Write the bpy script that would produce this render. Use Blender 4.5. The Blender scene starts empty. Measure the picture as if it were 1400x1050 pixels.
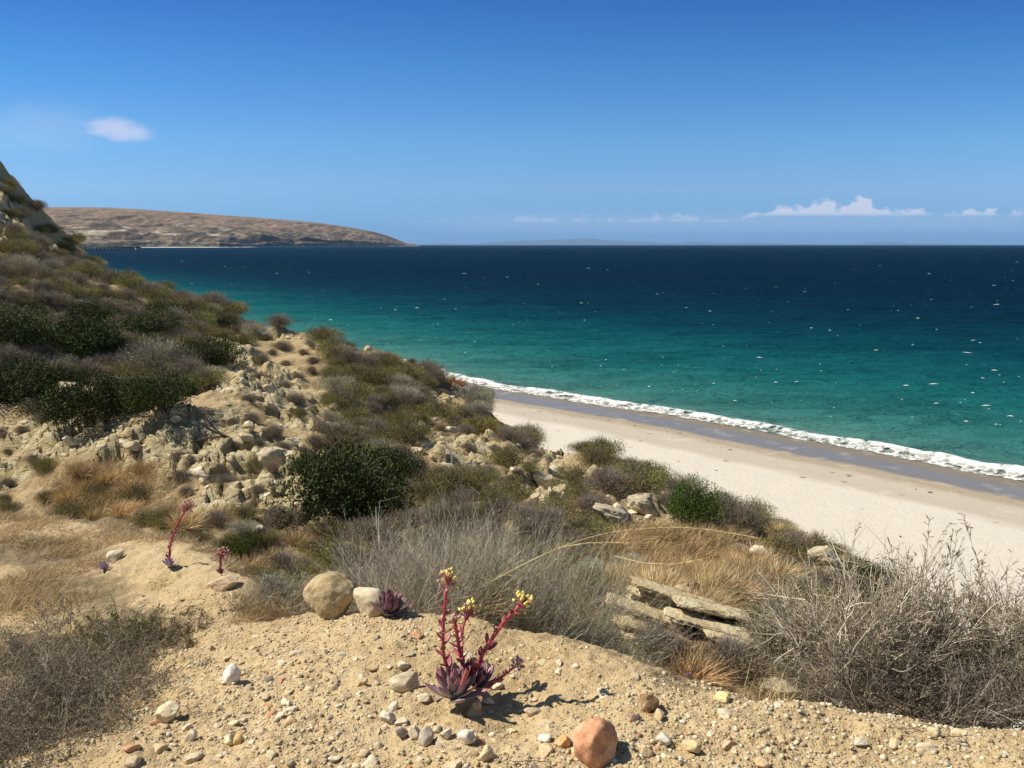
import bpy, math
import numpy as np

# ------------------------------------------------------------------ camera
F = 1120.0                      # focal length in pixels of a 1400 px wide frame
CX, CY, HOR = 700.0, 525.0, 334.6
CAMZ = 22.0
PITCH = math.atan((CY - HOR) / F)
S = bpy.context.scene
COL = S.collection
cam = bpy.data.cameras.new("camera"); cam_o = bpy.data.objects.new("camera", cam); COL.objects.link(cam_o)
cam.sensor_width = 36; cam.lens = 36 * F / 1400; cam.clip_start = 0.05; cam.clip_end = 600000
cam_o.location = (0, 0, CAMZ); cam_o.rotation_euler = (math.pi / 2 - PITCH, 0, 0)
S.camera = cam_o
S.view_settings.view_transform = 'Standard'; S.view_settings.look = 'None'
S.view_settings.exposure = 0.45; S.view_settings.gamma = 1
# ------------------------------------------------------------------ light
SUN_EL = math.radians(50)
SUN_AZ = math.atan2(0.10, -0.98)           # direction TO the sun in the xy plane (from the left, a little ahead)
sx, sy = math.cos(SUN_AZ) * math.cos(SUN_EL), math.sin(SUN_AZ) * math.cos(SUN_EL)
sz = math.sin(SUN_EL)
sun = bpy.data.lights.new("sun", 'SUN'); sun.energy = 5.0; sun.angle = math.radians(0.5); sun.color = (1, 0.945, 0.82)
sun_o = bpy.data.objects.new("sun", sun); COL.objects.link(sun_o)
import mathutils
sun_o.rotation_euler = mathutils.Vector((sx, sy, sz)).to_track_quat('Z', 'Y').to_euler()
sun_o.location = (0, 0, 60)

SKYF = [(0.0, (0.18, 0.47, 1.22)), (0.0083, (0.19, 0.5, 1.32)), (0.0292, (0.35, 0.67, 1.27)), (0.0625, (0.56, 0.8, 1.244)), (0.1125, (0.53, 0.88, 1.25)), (0.1958, (0.32, 0.76, 1.18)), (0.275, (0.2, 0.56, 1.07)), (0.45, (0.4, 0.66, 1.0)), (1.0, (0.85, 0.92, 0.95))]
def build_world():
    w = bpy.data.worlds.new("World"); S.world = w; w.use_nodes = True
    nt = w.node_tree; N = nt.nodes; L = nt.links
    for n in list(N): N.remove(n)
    out = N.new('ShaderNodeOutputWorld'); bg = N.new('ShaderNodeBackground'); bg.inputs[1].default_value = 0.07
    sky = N.new('ShaderNodeTexSky'); sky.sky_type = 'NISHITA'; sky.sun_disc = False
    sky.sun_elevation = SUN_EL; sky.sun_rotation = math.pi / 2 - SUN_AZ
    sky.altitude = 0; sky.air_density = 1.0; sky.dust_density = 0.0; sky.ozone_density = 4.0
    L.new(bg.outputs[0], out.inputs[0])
    tc = N.new('ShaderNodeTexCoord'); sp = N.new('ShaderNodeSeparateXYZ'); L.new(tc.outputs['Generated'], sp.inputs[0])
    def m(op, a, b=None, c=None, clamp=False):
        n = N.new('ShaderNodeMath'); n.operation = op; n.use_clamp = clamp
        for i, v in enumerate((a, b, c)):
            if v is None: continue
            if isinstance(v, (int, float)): n.inputs[i].default_value = v
            else: L.new(v, n.inputs[i])
        return n.outputs[0]
    def sstep(v, a, b):
        n = N.new('ShaderNodeMapRange'); n.interpolation_type = 'SMOOTHSTEP'
        L.new(v, n.inputs[0]); n.inputs[1].default_value = a; n.inputs[2].default_value = b
        return n.outputs[0]
    x, y, z = sp.outputs
    az = m('MULTIPLY', m('DIVIDE', x, m('MAXIMUM', y, 0.05)), 1120.0)      # gnomonic direction coordinates (same unit as the layout)
    el = m('MULTIPLY', m('DIVIDE', z, m('MAXIMUM', y, 0.05)), 1120.0)
    front = sstep(y, 0.1, 0.3)
    def noise(sx_, sy_, scale, detail, seed, rough=0.6):
        cb = N.new('ShaderNodeCombineXYZ'); L.new(m('MULTIPLY', az, sx_), cb.inputs[0]); L.new(m('MULTIPLY', el, sy_), cb.inputs[1]); cb.inputs[2].default_value = seed
        n = N.new('ShaderNodeTexNoise'); n.inputs['Scale'].default_value = scale; n.inputs['Detail'].default_value = detail
        n.inputs['Roughness'].default_value = rough
        L.new(cb.outputs[0], n.inputs['Vector']); return n.outputs[0]
    # row of small cumulus low over the sea
    big = noise(0.016, 0.003, 1.0, 2, 3.1)
    fine = noise(0.05, 0.09, 1.0, 5, 9.7)
    def peak(x0, wdt, h):      # a tower of the row
        d = m('DIVIDE', m('SUBTRACT', az, x0), wdt)
        return m('MULTIPLY', m('EXPONENT', m('MULTIPLY', m('MULTIPLY', d, d), -1.0)), h)
    prof = m('MULTIPLY', m('SUBTRACT', big, 0.36), 40.0)
    right = sstep(az, 290.0, 335.0)
    prof = m('MULTIPLY', prof, m('ADD', 0.6, m('MULTIPLY', right, 0.6)))
    prof = m('ADD', prof, peak(468, 17, 15)); prof = m('ADD', prof, peak(440, 30, 6)); prof = m('ADD', prof, peak(380, 50, 4))
    prof = m('ADD', prof, peak(535, 22, 7)); prof = m('ADD', prof, peak(600, 16, 6)); prof = m('ADD', prof, peak(330, 20, 2))
    prof = m('ADD', prof, peak(108, 12, 10)); prof = m('ADD', prof, peak(70, 40, 2)); prof = m('ADD', prof, peak(190, 55, 5)); prof = m('ADD', prof, peak(15, 14, 5))
    prof = m('ADD', prof, m('MULTIPLY', m('SUBTRACT', fine, 0.52), 44.0))
    base = m('ADD', 31.0, m('MULTIPLY', right, 9.5))
    hgt = m('SUBTRACT', el, base)
    dens = sstep(m('SUBTRACT', prof, hgt), -1.0, 8.0)
    dens = m('MULTIPLY', dens, sstep(hgt, -6.0, 3.0))
    ext = m('MULTIPLY', sstep(az, -230.0, 60.0), m('SUBTRACT', 1.0, sstep(az, 660.0, 780.0)))
    dens = m('MULTIPLY', m('MULTIPLY', dens, ext), m('ADD', 0.42, m('MULTIPLY', right, 0.30)))
    # soft veil under the row
    veil = m('MULTIPLY', m('MULTIPLY', sstep(el, 10.0, 22.0), m('SUBTRACT', 1.0, sstep(el, 30.0, 48.0))), m('MULTIPLY', ext, 0.16))
    # single lens-shaped cloud high at left
    wob = m('MULTIPLY', m('SUBTRACT', noise(0.02, 0.05, 1.0, 4, 5.5), 0.5), 1.7)
    dx = m('DIVIDE', m('ADD', az, 520.0), 52.0); dy = m('DIVIDE', m('SUBTRACT', m('SUBTRACT', el, 150.0), m('MULTIPLY', m('ADD', az, 520.0), -0.1)), 17.0)
    r2 = m('ADD', m('ADD', m('MULTIPLY', dx, dx), m('MULTIPLY', dy, dy)), wob)
    lens = m('MULTIPLY', m('SUBTRACT', 1.0, sstep(r2, 0.0, 1.3)), 0.6)
    dx2 = m('DIVIDE', m('ADD', az, 620.0), 95.0); dy2 = m('DIVIDE', m('SUBTRACT', el, 152.0), 34.0)
    r3 = m('ADD', m('ADD', m('MULTIPLY', dx2, dx2), m('MULTIPLY', dy2, dy2)), wob)
    lens2 = m('MULTIPLY', m('SUBTRACT', 1.0, sstep(r3, -0.2, 1.5)), 0.13)
    tot = m('MULTIPLY', m('MAXIMUM', m('MAXIMUM', dens, veil), m('MAXIMUM', lens, lens2)), front)
    hs = N.new('ShaderNodeHueSaturation'); hs.inputs['Saturation'].default_value = 1.0; hs.inputs['Value'].default_value = 1.0
    rp = N.new('ShaderNodeValToRGB'); L.new(m('DIVIDE', el, 1200.0), rp.inputs[0]); cr = rp.color_ramp
    while len(cr.elements) < len(SKYF): cr.elements.new(0.5)
    for e_, (p_, c_) in zip(cr.elements, SKYF): e_.position = p_; e_.color = (*c_, 1)
    ml = N.new('ShaderNodeMix'); ml.data_type = 'RGBA'; ml.blend_type = 'MULTIPLY'; ml.inputs[0].default_value = 1.0
    L.new(sky.outputs[0], ml.inputs[6]); L.new(rp.outputs[0], ml.inputs[7]); L.new(ml.outputs[2], hs.inputs['Color'])
    mix = N.new('ShaderNodeMix'); mix.data_type = 'RGBA'
    L.new(tot, mix.inputs[0]); L.new(hs.outputs[0], mix.inputs[6]); mix.inputs[7].default_value = (8.4, 8.2, 9.6, 1)
    L.new(mix.outputs[2], bg.inputs[0])
build_world()
S.cycles.max_bounces = 5; S.cycles.diffuse_bounces = 3; S.cycles.transparent_max_bounces = 12; S.cycles.volume_bounces = 0
S.cycles.sample_clamp_indirect = 6

# ------------------------------------------------------------------ numeric helpers
RNG = np.random.default_rng(7)
cp, sp_ = math.cos(PITCH), math.sin(PITCH)
def unproj(px, py, Y):
    px = np.asarray(px, float); py = np.asarray(py, float); Y = np.asarray(Y, float)
    u = (px - CX) / F; v = (CY - py) / F
    dy = cp + v * sp_; dz = -sp_ + v * cp
    t = Y / dy
    return np.stack([u * t, Y + 0 * t, CAMZ + dz * t], -1)
def on_plane(px, py, z=0.0):
    u = (px - CX) / F; v = (CY - py) / F
    dy = cp + v * sp_; dz = -sp_ + v * cp
    t = (z - CAMZ) / dz
    return np.array([u * t, dy * t, z])
def project(X, Y, Z):
    dz = Z - CAMZ
    d = Y * cp - dz * sp_; d = np.where(d < 0.1, 0.1, d)
    v = (Y * sp_ + dz * cp) / d
    return CX + F * X / d, CY - F * v
def hsh(ix, iy, seed):
    h = (ix.astype(np.int64) * 374761393 + iy.astype(np.int64) * 668265263 + seed * 974634777) & 0xffffffff
    h = ((h ^ (h >> 13)) * 1274126177) & 0xffffffff
    h = ((h ^ (h >> 16)) * 2246822519) & 0xffffffff
    return ((h ^ (h >> 15)) & 0xffffff) / float(0xffffff)
def vnoise(x, y, seed=0):
    x = np.asarray(x, float); y = np.asarray(y, float)
    ix = np.floor(x); iy = np.floor(y); fx = x - ix; fy = y - iy
    ix = ix.astype(np.int64); iy = iy.astype(np.int64)
    ux = fx * fx * fx * (fx * (fx * 6 - 15) + 10); uy = fy * fy * fy * (fy * (fy * 6 - 15) + 10)
    a = hsh(ix, iy, seed); b = hsh(ix + 1, iy, seed); c = hsh(ix, iy + 1, seed); d = hsh(ix + 1, iy + 1, seed)
    return (a * (1 - ux) + b * ux) * (1 - uy) + (c * (1 - ux) + d * ux) * uy * 1.0 - 0.5
def fbm(x, y, octv=4, seed=0, gain=0.5):
    s = 0; a = 1; 
    for o in range(octv):
        c, q = math.cos(o * 1.1), math.sin(o * 1.1)
        s = s + a * vnoise((x * c - y * q) * 2 ** o + 13.7 * o, (x * q + y * c) * 2 ** o + 5.3 * o, seed + o); a *= gain
    return s * 2
def cells(x, y, seed=0):
    """F1, F2, id of a jittered cell grid"""
    ix = np.floor(x).astype(np.int64); iy = np.floor(y).astype(np.int64)
    f1 = np.full(np.shape(x), 9.0); f2 = f1.copy(); idv = np.zeros(np.shape(x))
    for i in (-1, 0, 1):
        for j in (-1, 0, 1):
            cx = ix + i; cy = iy + j
            d = np.hypot(cx + hsh(cx, cy, seed) - x, cy + hsh(cx, cy, seed + 1) - y)
            v = hsh(cx, cy, seed + 2)
            near = d < f1
            f2 = np.where(near, f1, np.minimum(f2, d)); idv = np.where(near, v, idv); f1 = np.where(near, d, f1)
    return f1, f2, idv
def smooth(v, a, b):
    t = np.clip((v - a) / (b - a), 0, 1); return t * t * (3 - 2 * t)

# ------------------------------------------------------------------ mesh helpers
def make_mesh(name, v, faces, cols=None, smooth_=False, attrs=None):
    """faces: int array (n,3) or (n,4), or a list of such arrays"""
    if not isinstance(faces, (list, tuple)): faces = [faces]
    faces = [np.asarray(f, np.int32) for f in faces if len(f)]
    me = bpy.data.meshes.new(name)
    v = np.asarray(v, np.float32)
    loops = np.concatenate([f.ravel() for f in faces])
    tot = np.concatenate([np.full(len(f), f.shape[1], np.int32) for f in faces])
    start = np.concatenate([[0], np.cumsum(tot)[:-1]]).astype(np.int32)
    me.vertices.add(len(v)); me.vertices.foreach_set('co', v.ravel())
    me.loops.add(len(loops)); me.loops.foreach_set('vertex_index', loops)
    me.polygons.add(len(tot)); me.polygons.foreach_set('loop_start', start)
    me.update(calc_edges=True)
    if smooth_: me.polygons.foreach_set('use_smooth', np.ones(len(tot), bool))
    if cols is not None:
        a = me.color_attributes.new('Col', 'FLOAT_COLOR', 'POINT')
        c = np.ones((len(v), 4), np.float32); c[:, :3] = cols; a.data.foreach_set('color', c.ravel())
    for k, val in (attrs or {}).items():
        a = me.attributes.new(k, 'FLOAT', 'POINT'); a.data.foreach_set('value', np.asarray(val, np.float32))
    return me
def link(name, me, mat, parent=None, color=None, loc=None):
    o = bpy.data.objects.new(name, me); COL.objects.link(o)
    if mat is not None and me is not None and len(me.materials) == 0: me.materials.append(mat)
    if parent is not None: o.parent = parent
    if color is not None: o.color = (*color, 1)
    if loc is not None: o.location = loc
    return o
def tag(o, label=None, cat=None, group=None, kind=None):
    if label: o['label'] = label
    if cat: o['category'] = cat
    if group: o['group'] = group
    if kind: o['kind'] = kind
    return o
def thing(name, label, cat, loc=(0, 0, 0), rz=0, group=None):
    o = bpy.data.objects.new(name, None); COL.objects.link(o); o.location = loc; o.rotation_euler = (0, 0, rz)
    o.empty_display_size = 0.1
    return tag(o, label, cat, group)
def merge(parts):
    """parts: list of (v, f, cols)"""
    vs, f3, f4, cs, off = [], [], [], [], 0
    for v, f, c in parts:
        if len(v) == 0: continue
        vs.append(v); (f3 if f.shape[1] == 3 else f4).append(f + off)
        cs.append(np.broadcast_to(c, (len(v), 3))); off += len(v)
    fs = []
    if f3: fs.append(np.concatenate(f3))
    if f4: fs.append(np.concatenate(f4))
    return np.concatenate(vs), fs, np.concatenate(cs)
def norm(a): return a / np.maximum(np.linalg.norm(a, axis=-1, keepdims=True), 1e-9)
def grid_faces(nr, nc):
    i = np.arange(nr * nc).reshape(nr, nc)
    return np.stack([i[:-1, :-1], i[:-1, 1:], i[1:, 1:], i[1:, :-1]], -1).reshape(-1, 4)
def tubes(lines, r0, r1, sides=3, col=(1, 1, 1), cvar=0.0, rng=RNG):
    """lines (N,K,3)"""
    n, k, _ = lines.shape
    r0 = np.broadcast_to(r0, (n,)); r1 = np.broadcast_to(r1, (n,))
    t = np.gradient(lines, axis=1); t = norm(t)
    ref = norm(rng.normal(size=(n, 1, 3)) + 0 * t)
    a = norm(np.cross(t, ref)); b = np.cross(t, a)
    rad = r0[:, None] + (r1 - r0)[:, None] * np.linspace(0, 1, k)[None]
    ang = np.arange(sides) * 2 * math.pi / sides
    v = lines[:, :, None, :] + rad[:, :, None, None] * (a[:, :, None, :] * np.cos(ang)[None, None, :, None] + b[:, :, None, :] * np.sin(ang)[None, None, :, None])
    idx = np.arange(n * k * sides).reshape(n, k, sides); nx = np.roll(idx, -1, axis=2)
    f = np.stack([idx[:, :-1], nx[:, :-1], nx[:, 1:], idx[:, 1:]], -1).reshape(-1, 4)
    c = np.asarray(col, float) * np.ones((n, 1)) 
    c = c * (1 + cvar * rng.normal(size=(n, 1)).clip(-1.5, 1.5))
    c = np.repeat(c, k * sides, axis=0)
    return v.reshape(-1, 3), f, c
def ribbons(lines, w0, col, cvar=0.2, rng=RNG):
    n, k, _ = lines.shape
    t = norm(np.gradient(lines, axis=1)); ref = norm(rng.normal(size=(n, 1, 3)) * [1, 1, 0.2] + 0 * t)
    a = norm(np.cross(t, ref)); w0 = np.broadcast_to(w0, (n,))
    w = w0[:, None] * (1 - np.linspace(0, 1, k)[None] ** 1.5 * 0.9) * 0.5
    v = np.stack([lines - a * w[..., None], lines + a * w[..., None]], 2)
    idx = np.arange(n * k * 2).reshape(n, k, 2)
    f = np.stack([idx[:, :-1, 0], idx[:, :-1, 1], idx[:, 1:, 1], idx[:, 1:, 0]], -1).reshape(-1, 4)
    c = np.asarray(col, float) * np.ones((n, 1)); c = c * (1 + cvar * rng.normal(size=(n, 1)).clip(-1.6, 1.6))
    return v.reshape(-1, 3), f, np.repeat(c, k * 2, axis=0)
def leaves(pos, d, ln, wd, col, cvar=0.25, rng=RNG):
    """rhombic leaves at pos pointing along d"""
    n = len(pos); d = norm(d); a = norm(np.cross(d, rng.normal(size=(n, 3))))
    ln = np.broadcast_to(ln, (n,))[:, None]; wd = np.broadcast_to(wd, (n,))[:, None]
    v = np.stack([pos, pos + d * ln * 0.5 + a * wd * 0.5, pos + d * ln, pos + d * ln * 0.5 - a * wd * 0.5], 1)
    f = np.arange(n * 4).reshape(n, 4)
    c = np.asarray(col, float) * np.ones((n, 1)); c = c * (1 + cvar * rng.normal(size=(n, 1)).clip(-1.6, 1.6))
    return v.reshape(-1, 3), f, np.repeat(c, 4, axis=0)
def grow(starts, dirs, lens, k, wob, grav, rng):
    n = len(starts); d = norm(dirs); p = starts.copy(); out = [p.copy()]
    step = np.broadcast_to(lens, (n,))[:, None] / (k - 1)
    for i in range(k - 1):
        d = norm(d + wob * rng.normal(size=(n, 3)) + np.array([0, 0, grav]))
        p = p + d * step; out.append(p.copy())
    return np.stack(out, 1)
def sprout(lines, n, spread, tmin, rng, tmax=1.0):
    m, k, _ = lines.shape
    i = rng.integers(0, m, n); t = (tmin + (tmax - tmin) * rng.random(n)) * (k - 1.001)
    j = t.astype(int); fr = (t - j)[:, None]
    p = lines[i, j] * (1 - fr) + lines[i, j + 1] * fr
    d = norm(norm(lines[i, j + 1] - lines[i, j]) + spread * rng.normal(size=(n, 3)))
    return p, d

# ------------------------------------------------------------------ materials
def new_mat(name, rough=0.85, spec=0.3):
    m = bpy.data.materials.new(name); m.use_nodes = True
    nt = m.node_tree; b = nt.nodes['Principled BSDF']
    b.inputs['Roughness'].default_value = rough; b.inputs['Specular IOR Level'].default_value = spec
    return m, nt.nodes, nt.links, b
class NB:
    def __init__(s, N, L): s.N = N; s.L = L
    def set(s, sock, v):
        if isinstance(v, (int, float)): sock.default_value = v
        elif isinstance(v, tuple): sock.default_value = (*v, 1) if len(v) == 3 and sock.type == 'RGBA' else v
        else: s.L.new(v, sock)
    def math(s, op, a, b=0.0, clamp=False):
        n = s.N.new('ShaderNodeMath'); n.operation = op; n.use_clamp = clamp; s.set(n.inputs[0], a); s.set(n.inputs[1], b); return n.outputs[0]
    def mix(s, f, a, b, mode='MIX'):
        n = s.N.new('ShaderNodeMix'); n.data_type = 'RGBA'; n.blend_type = mode; s.set(n.inputs[0], f); s.set(n.inputs[6], a); s.set(n.inputs[7], b); return n.outputs[2]
    def pos(s): return s.N.new('ShaderNodeNewGeometry').outputs['Position']
    def obj(s): return s.N.new('ShaderNodeTexCoord').outputs['Object']
    def noise(s, vec, scale, detail=4, rough=0.55, out=0, dist=0.0):
        n = s.N.new('ShaderNodeTexNoise'); n.inputs['Scale'].default_value = scale; n.inputs['Detail'].default_value = detail
        n.inputs['Roughness'].default_value = rough; n.inputs['Distortion'].default_value = dist; s.L.new(vec, n.inputs['Vector']); return n.outputs[out]
    def vor(s, vec, scale, feat='F1', out='Distance'):
        n = s.N.new('ShaderNodeTexVoronoi'); n.feature = feat; n.inputs['Scale'].default_value = scale; s.L.new(vec, n.inputs['Vector']); return n.outputs[out]
    def scale(s, vec, x, y, z):
        n = s.N.new('ShaderNodeMapping'); n.inputs['Scale'].default_value = (x, y, z); s.L.new(vec, n.inputs['Vector']); return n.outputs[0]
    def step(s, v, a, b):
        n = s.N.new('ShaderNodeMapRange'); n.interpolation_type = 'SMOOTHSTEP'; s.L.new(v, n.inputs[0]); n.inputs[1].default_value = a; n.inputs[2].default_value = b; return n.outputs[0]
    def attr(s, name, out='Fac'):
        n = s.N.new('ShaderNodeAttribute'); n.attribute_name = name; return n.outputs[out]
    def bump(s, h, dist, strength=1.0, nrm=None):
        n = s.N.new('ShaderNodeBump'); n.inputs['Distance'].default_value = dist; n.inputs['Strength'].default_value = strength
        s.L.new(h, n.inputs['Height']); 
        if nrm is not None: s.L.new(nrm, n.inputs['Normal'])
        return n.outputs[0]
    def ramp(s, v, stops):
        n = s.N.new('ShaderNodeValToRGB'); s.L.new(v, n.inputs[0]); cr = n.color_ramp
        while len(cr.elements) < len(stops): cr.elements.new(0.5)
        for e, (p, c) in zip(cr.elements, stops): e.position = p; e.color = (*c, 1)
        return n.outputs[0]

def mat_ground():
    m, N, L, b = new_mat('bluff_soil', 0.95, 0.15); q = NB(N, L); P = q.pos()
    n1 = q.noise(P, 0.9, 5, 0.6); n2 = q.noise(P, 9, 6, 0.7); n3 = q.noise(P, 70, 4, 0.7)
    sand = q.mix(q.step(n1, 0.35, 0.68), (0.455, 0.33, 0.17), (0.55, 0.415, 0.235))
    sand = q.mix(q.step(n2, 0.42, 0.72), sand, (0.40, 0.28, 0.145))
    grit = q.vor(P, 95, 'F1', 'Color'); sepg = N.new('ShaderNodeSeparateColor'); L.new(grit, sepg.inputs[0])
    gd = q.vor(P, 95)
    gm = q.math('MULTIPLY', q.step(sepg.outputs[0], 0.55, 0.8), q.math('SUBTRACT', 1.0, q.step(gd, 0.3, 0.5)))
    sand = q.mix(q.math('MULTIPLY', gm, 0.75), sand, q.ramp(sepg.outputs[1], [(0, (0.26, 0.18, 0.1)), (0.4, (0.62, 0.52, 0.34)), (0.75, (0.7, 0.62, 0.46)), (1, (0.5, 0.33, 0.17))]))
    strat = q.noise(q.scale(P, 0.7, 0.7, 5.0), 1.6, 6, 0.65)
    rock = q.mix(q.step(strat, 0.35, 0.65), (0.62, 0.52, 0.31), (0.48, 0.37, 0.19))
    rock = q.mix(q.step(q.noise(P, 3.2, 5, 0.7), 0.5, 0.75), rock, (0.68, 0.62, 0.46))
    rock = q.mix(q.math('MULTIPLY', q.step(q.noise(P, 1.4, 3, 0.6), 0.55, 0.7), 0.6), rock, (0.42, 0.27, 0.13))
    lit = q.mix(q.step(n2, 0.35, 0.65), (0.17, 0.125, 0.075), (0.30, 0.22, 0.12))
    c = q.mix(q.attr('rock'), sand, rock)
    lm = q.step(q.math('ADD', q.attr('litter'), q.math('MULTIPLY', q.math('SUBTRACT', n2, 0.5), 1.1)), 0.35, 0.75)
    c = q.mix(lm, c, lit)
    L.new(c, b.inputs['Base Color'])
    far = q.attr('mid')
    h1 = q.math('MULTIPLY', n3, q.math('SUBTRACT', 1.0, far))
    nb = q.bump(h1, 0.012, 1.0)
    cb = q.math('MULTIPLY', q.math('SUBTRACT', 1.0, q.step(gd, 0.15, 0.45)), q.math('MULTIPLY', q.step(sepg.outputs[0], 0.4, 0.7), q.math('SUBTRACT', 1.0, far)))
    nb = q.bump(cb, 0.006, 1.0, nb)
    hr = q.math('MULTIPLY', q.noise(q.scale(P, 1, 1, 2.2), 5.5, 7, 0.72), far)
    nb = q.bump(hr, 0.16, 1.0, nb)
    vr = q.math('MULTIPLY', q.vor(P, 3.2, 'DISTANCE_TO_EDGE'), q.math('MULTIPLY', far, q.attr('rock')))
    nb = q.bump(q.step(vr, 0.0, 0.1), 0.05, 0.7, nb)
    L.new(nb, b.inputs['Normal']); return m
def mat_foliage(name='foliage', rough=0.7, spec=0.25, trans=0.0):
    m, N, L, b = new_mat(name, rough, spec); q = NB(N, L)
    oi = N.new('ShaderNodeObjectInfo')
    c = q.mix(1.0, q.attr('Col', 'Color'), oi.outputs['Color'], 'MULTIPLY')
    n = q.noise(q.pos(), 1.7, 2)
    hs = N.new('ShaderNodeHueSaturation'); L.new(c, hs.inputs['Color'])
    L.new(q.math('ADD', 0.97, q.math('MULTIPLY', q.math('SUBTRACT', oi.outputs['Random'], 0.5), 0.0)), hs.inputs['Saturation'])
    L.new(q.math('ADD', 0.72, q.math('MULTIPLY', n, 0.56)), hs.inputs['Value'])
    L.new(hs.outputs[0], b.inputs['Base Color'])
    if trans:
        t = N.new('ShaderNodeBsdfTranslucent'); L.new(hs.outputs[0], t.inputs[0]); ms = N.new('ShaderNodeMixShader'); ms.inputs[0].default_value = trans
        out = N['Material Output']; L.new(b.outputs[0], ms.inputs[1]); L.new(t.outputs[0], ms.inputs[2]); L.new(ms.outputs[0], out.inputs[0])
    return m
def mat_rock(name='stone', scale=1.0, bd=0.03):
    m, N, L, b = new_mat(name, 0.8, 0.3); q = NB(N, L); O = q.obj()
    oi = N.new('ShaderNodeObjectInfo')
    ad = N.new('ShaderNodeVectorMath'); ad.operation = 'ADD'; L.new(O, ad.inputs[0])
    cbx = N.new('ShaderNodeCombineXYZ'); L.new(q.math('MULTIPLY', oi.outputs['Random'], 37.0), cbx.inputs[0]); L.new(cbx.outputs[0], ad.inputs[1]); V = ad.outputs[0]
    n1 = q.noise(V, 2.2 * scale, 5, 0.6); n2 = q.noise(V, 11 * scale, 5, 0.7)
    c = q.mix(q.step(n1, 0.35, 0.7), oi.outputs['Color'], q.mix(1.0, oi.outputs['Color'], (0.72, 0.62, 0.5), 'MULTIPLY'))
    c = q.mix(q.math('MULTIPLY', q.step(q.noise(V, 0.9 * scale, 3, 0.6), 0.5, 0.62), 0.45), c, (0.60, 0.47, 0.30)); c = q.mix(q.math('MULTIPLY', q.step(n2, 0.45, 0.75), 0.5), c, q.mix(0.5, oi.outputs['Color'], (0.7, 0.64, 0.52)))
    c = q.mix(q.math('MULTIPLY', q.step(n2, 0.52, 0.35), 0.35), c, (0.16, 0.11, 0.07))
    L.new(c, b.inputs['Base Color'])
    nb = q.bump(n2, bd, 0.8); nb = q.bump(q.noise(V, 30 * scale, 3, 0.6), bd * 0.3, 0.6, nb); L.new(nb, b.inputs['Normal']); return m
def mat_vcol(name, rough=0.8, spec=0.2, bump=0.0):
    m, N, L, b = new_mat(name, rough, spec); q = NB(N, L)
    c = q.attr('Col', 'Color')
    if bump:
        n = q.noise(q.obj(), 60, 4, 0.6); L.new(q.bump(n, bump), b.inputs['Normal'])
        c = q.mix(q.math('MULTIPLY', n, 0.6), c, q.mix(1.0, c, (0.55, 0.5, 0.5), 'MULTIPLY'))
    L.new(c, b.inputs['Base Color']); return m
M_GROUND = mat_ground(); M_FOL = mat_foliage('foliage', 0.7, 0.2, 0.12); M_WAX = mat_foliage('leathery_foliage', 0.6, 0.1, 0.05)
M_WOOD = mat_foliage('bark', 0.85, 0.15); M_ROCK = mat_rock('pebble_stone', 1.0, 0.0006); M_BOUL = mat_rock('boulder_stone', 1.3, 0.006); M_BLOCK = mat_rock('sandstone', 1.6, 0.025); M_GRAV = mat_vcol('gravel_mix'); M_SUC = mat_vcol('succulent', 0.5, 0.4, 0.0006)

# ------------------------------------------------------------------ terrain of the bluff
fg = [(0,712,7.0),(80,716,6.8),(150,728,6.5),(230,740,6.1),(300,768,5.5),(360,800,4.7),(420,838,3.75),(490,838,3.6),(560,838,3.5),(640,845,3.35),(700,855,3.2),(780,870,3.08),
      (850,890,2.95),(920,920,2.8),(1000,950,2.65),(1100,972,2.53),(1200,985,2.45),(1300,995,2.4),(1400,1000,2.35),(1550,1010,2.3),(1800,1020,2.25)]
ctrl = []
for a in fg: ctrl.append(unproj(*a))
for a in [(-300,700,7.6),(-300,800,5.4),(-300,1050,2.4),(0,1050,2.3),(0,900,3.8),(0,800,5.0),(200,800,4.9),(200,900,3.6),(200,1050,2.25),(400,900,3.15),(400,1050,2.17),(550,1050,2.12),(700,1050,2.1),(700,950,2.58),
          (850,1050,2.08),(1000,1050,2.05),(1200,1050,2.05),(1400,1050,2.05),(1700,1060,2.0),(100,760,5.9)]:
    ctrl.append(unproj(*a))
for a in [(-1.5,-0.4,20.5),(0,-0.4,20.55),(1.5,-0.4,20.5),(-1,1,20.5),(1,1,20.5),(0,1,20.55),(-4,0.5,20.4),(4,0.5,20.0)]: ctrl.append(np.array(a, float))
drop = {0: 0.9}
for i, (px, py, Y) in enumerate(fg):          # the ground falls away behind the rim
    a = unproj(px, py, Y); s = Y / 3.0
    a2 = a * [1.12, 1.12, 1]; a2[2] -= 0.35 * s ** 0.6; ctrl.append(a2)
    a3 = a * [1.45, 1.45, 1]; a3[2] = max(17.6, a[2] - 1.5 * s ** 0.5); ctrl.append(a3)
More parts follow.
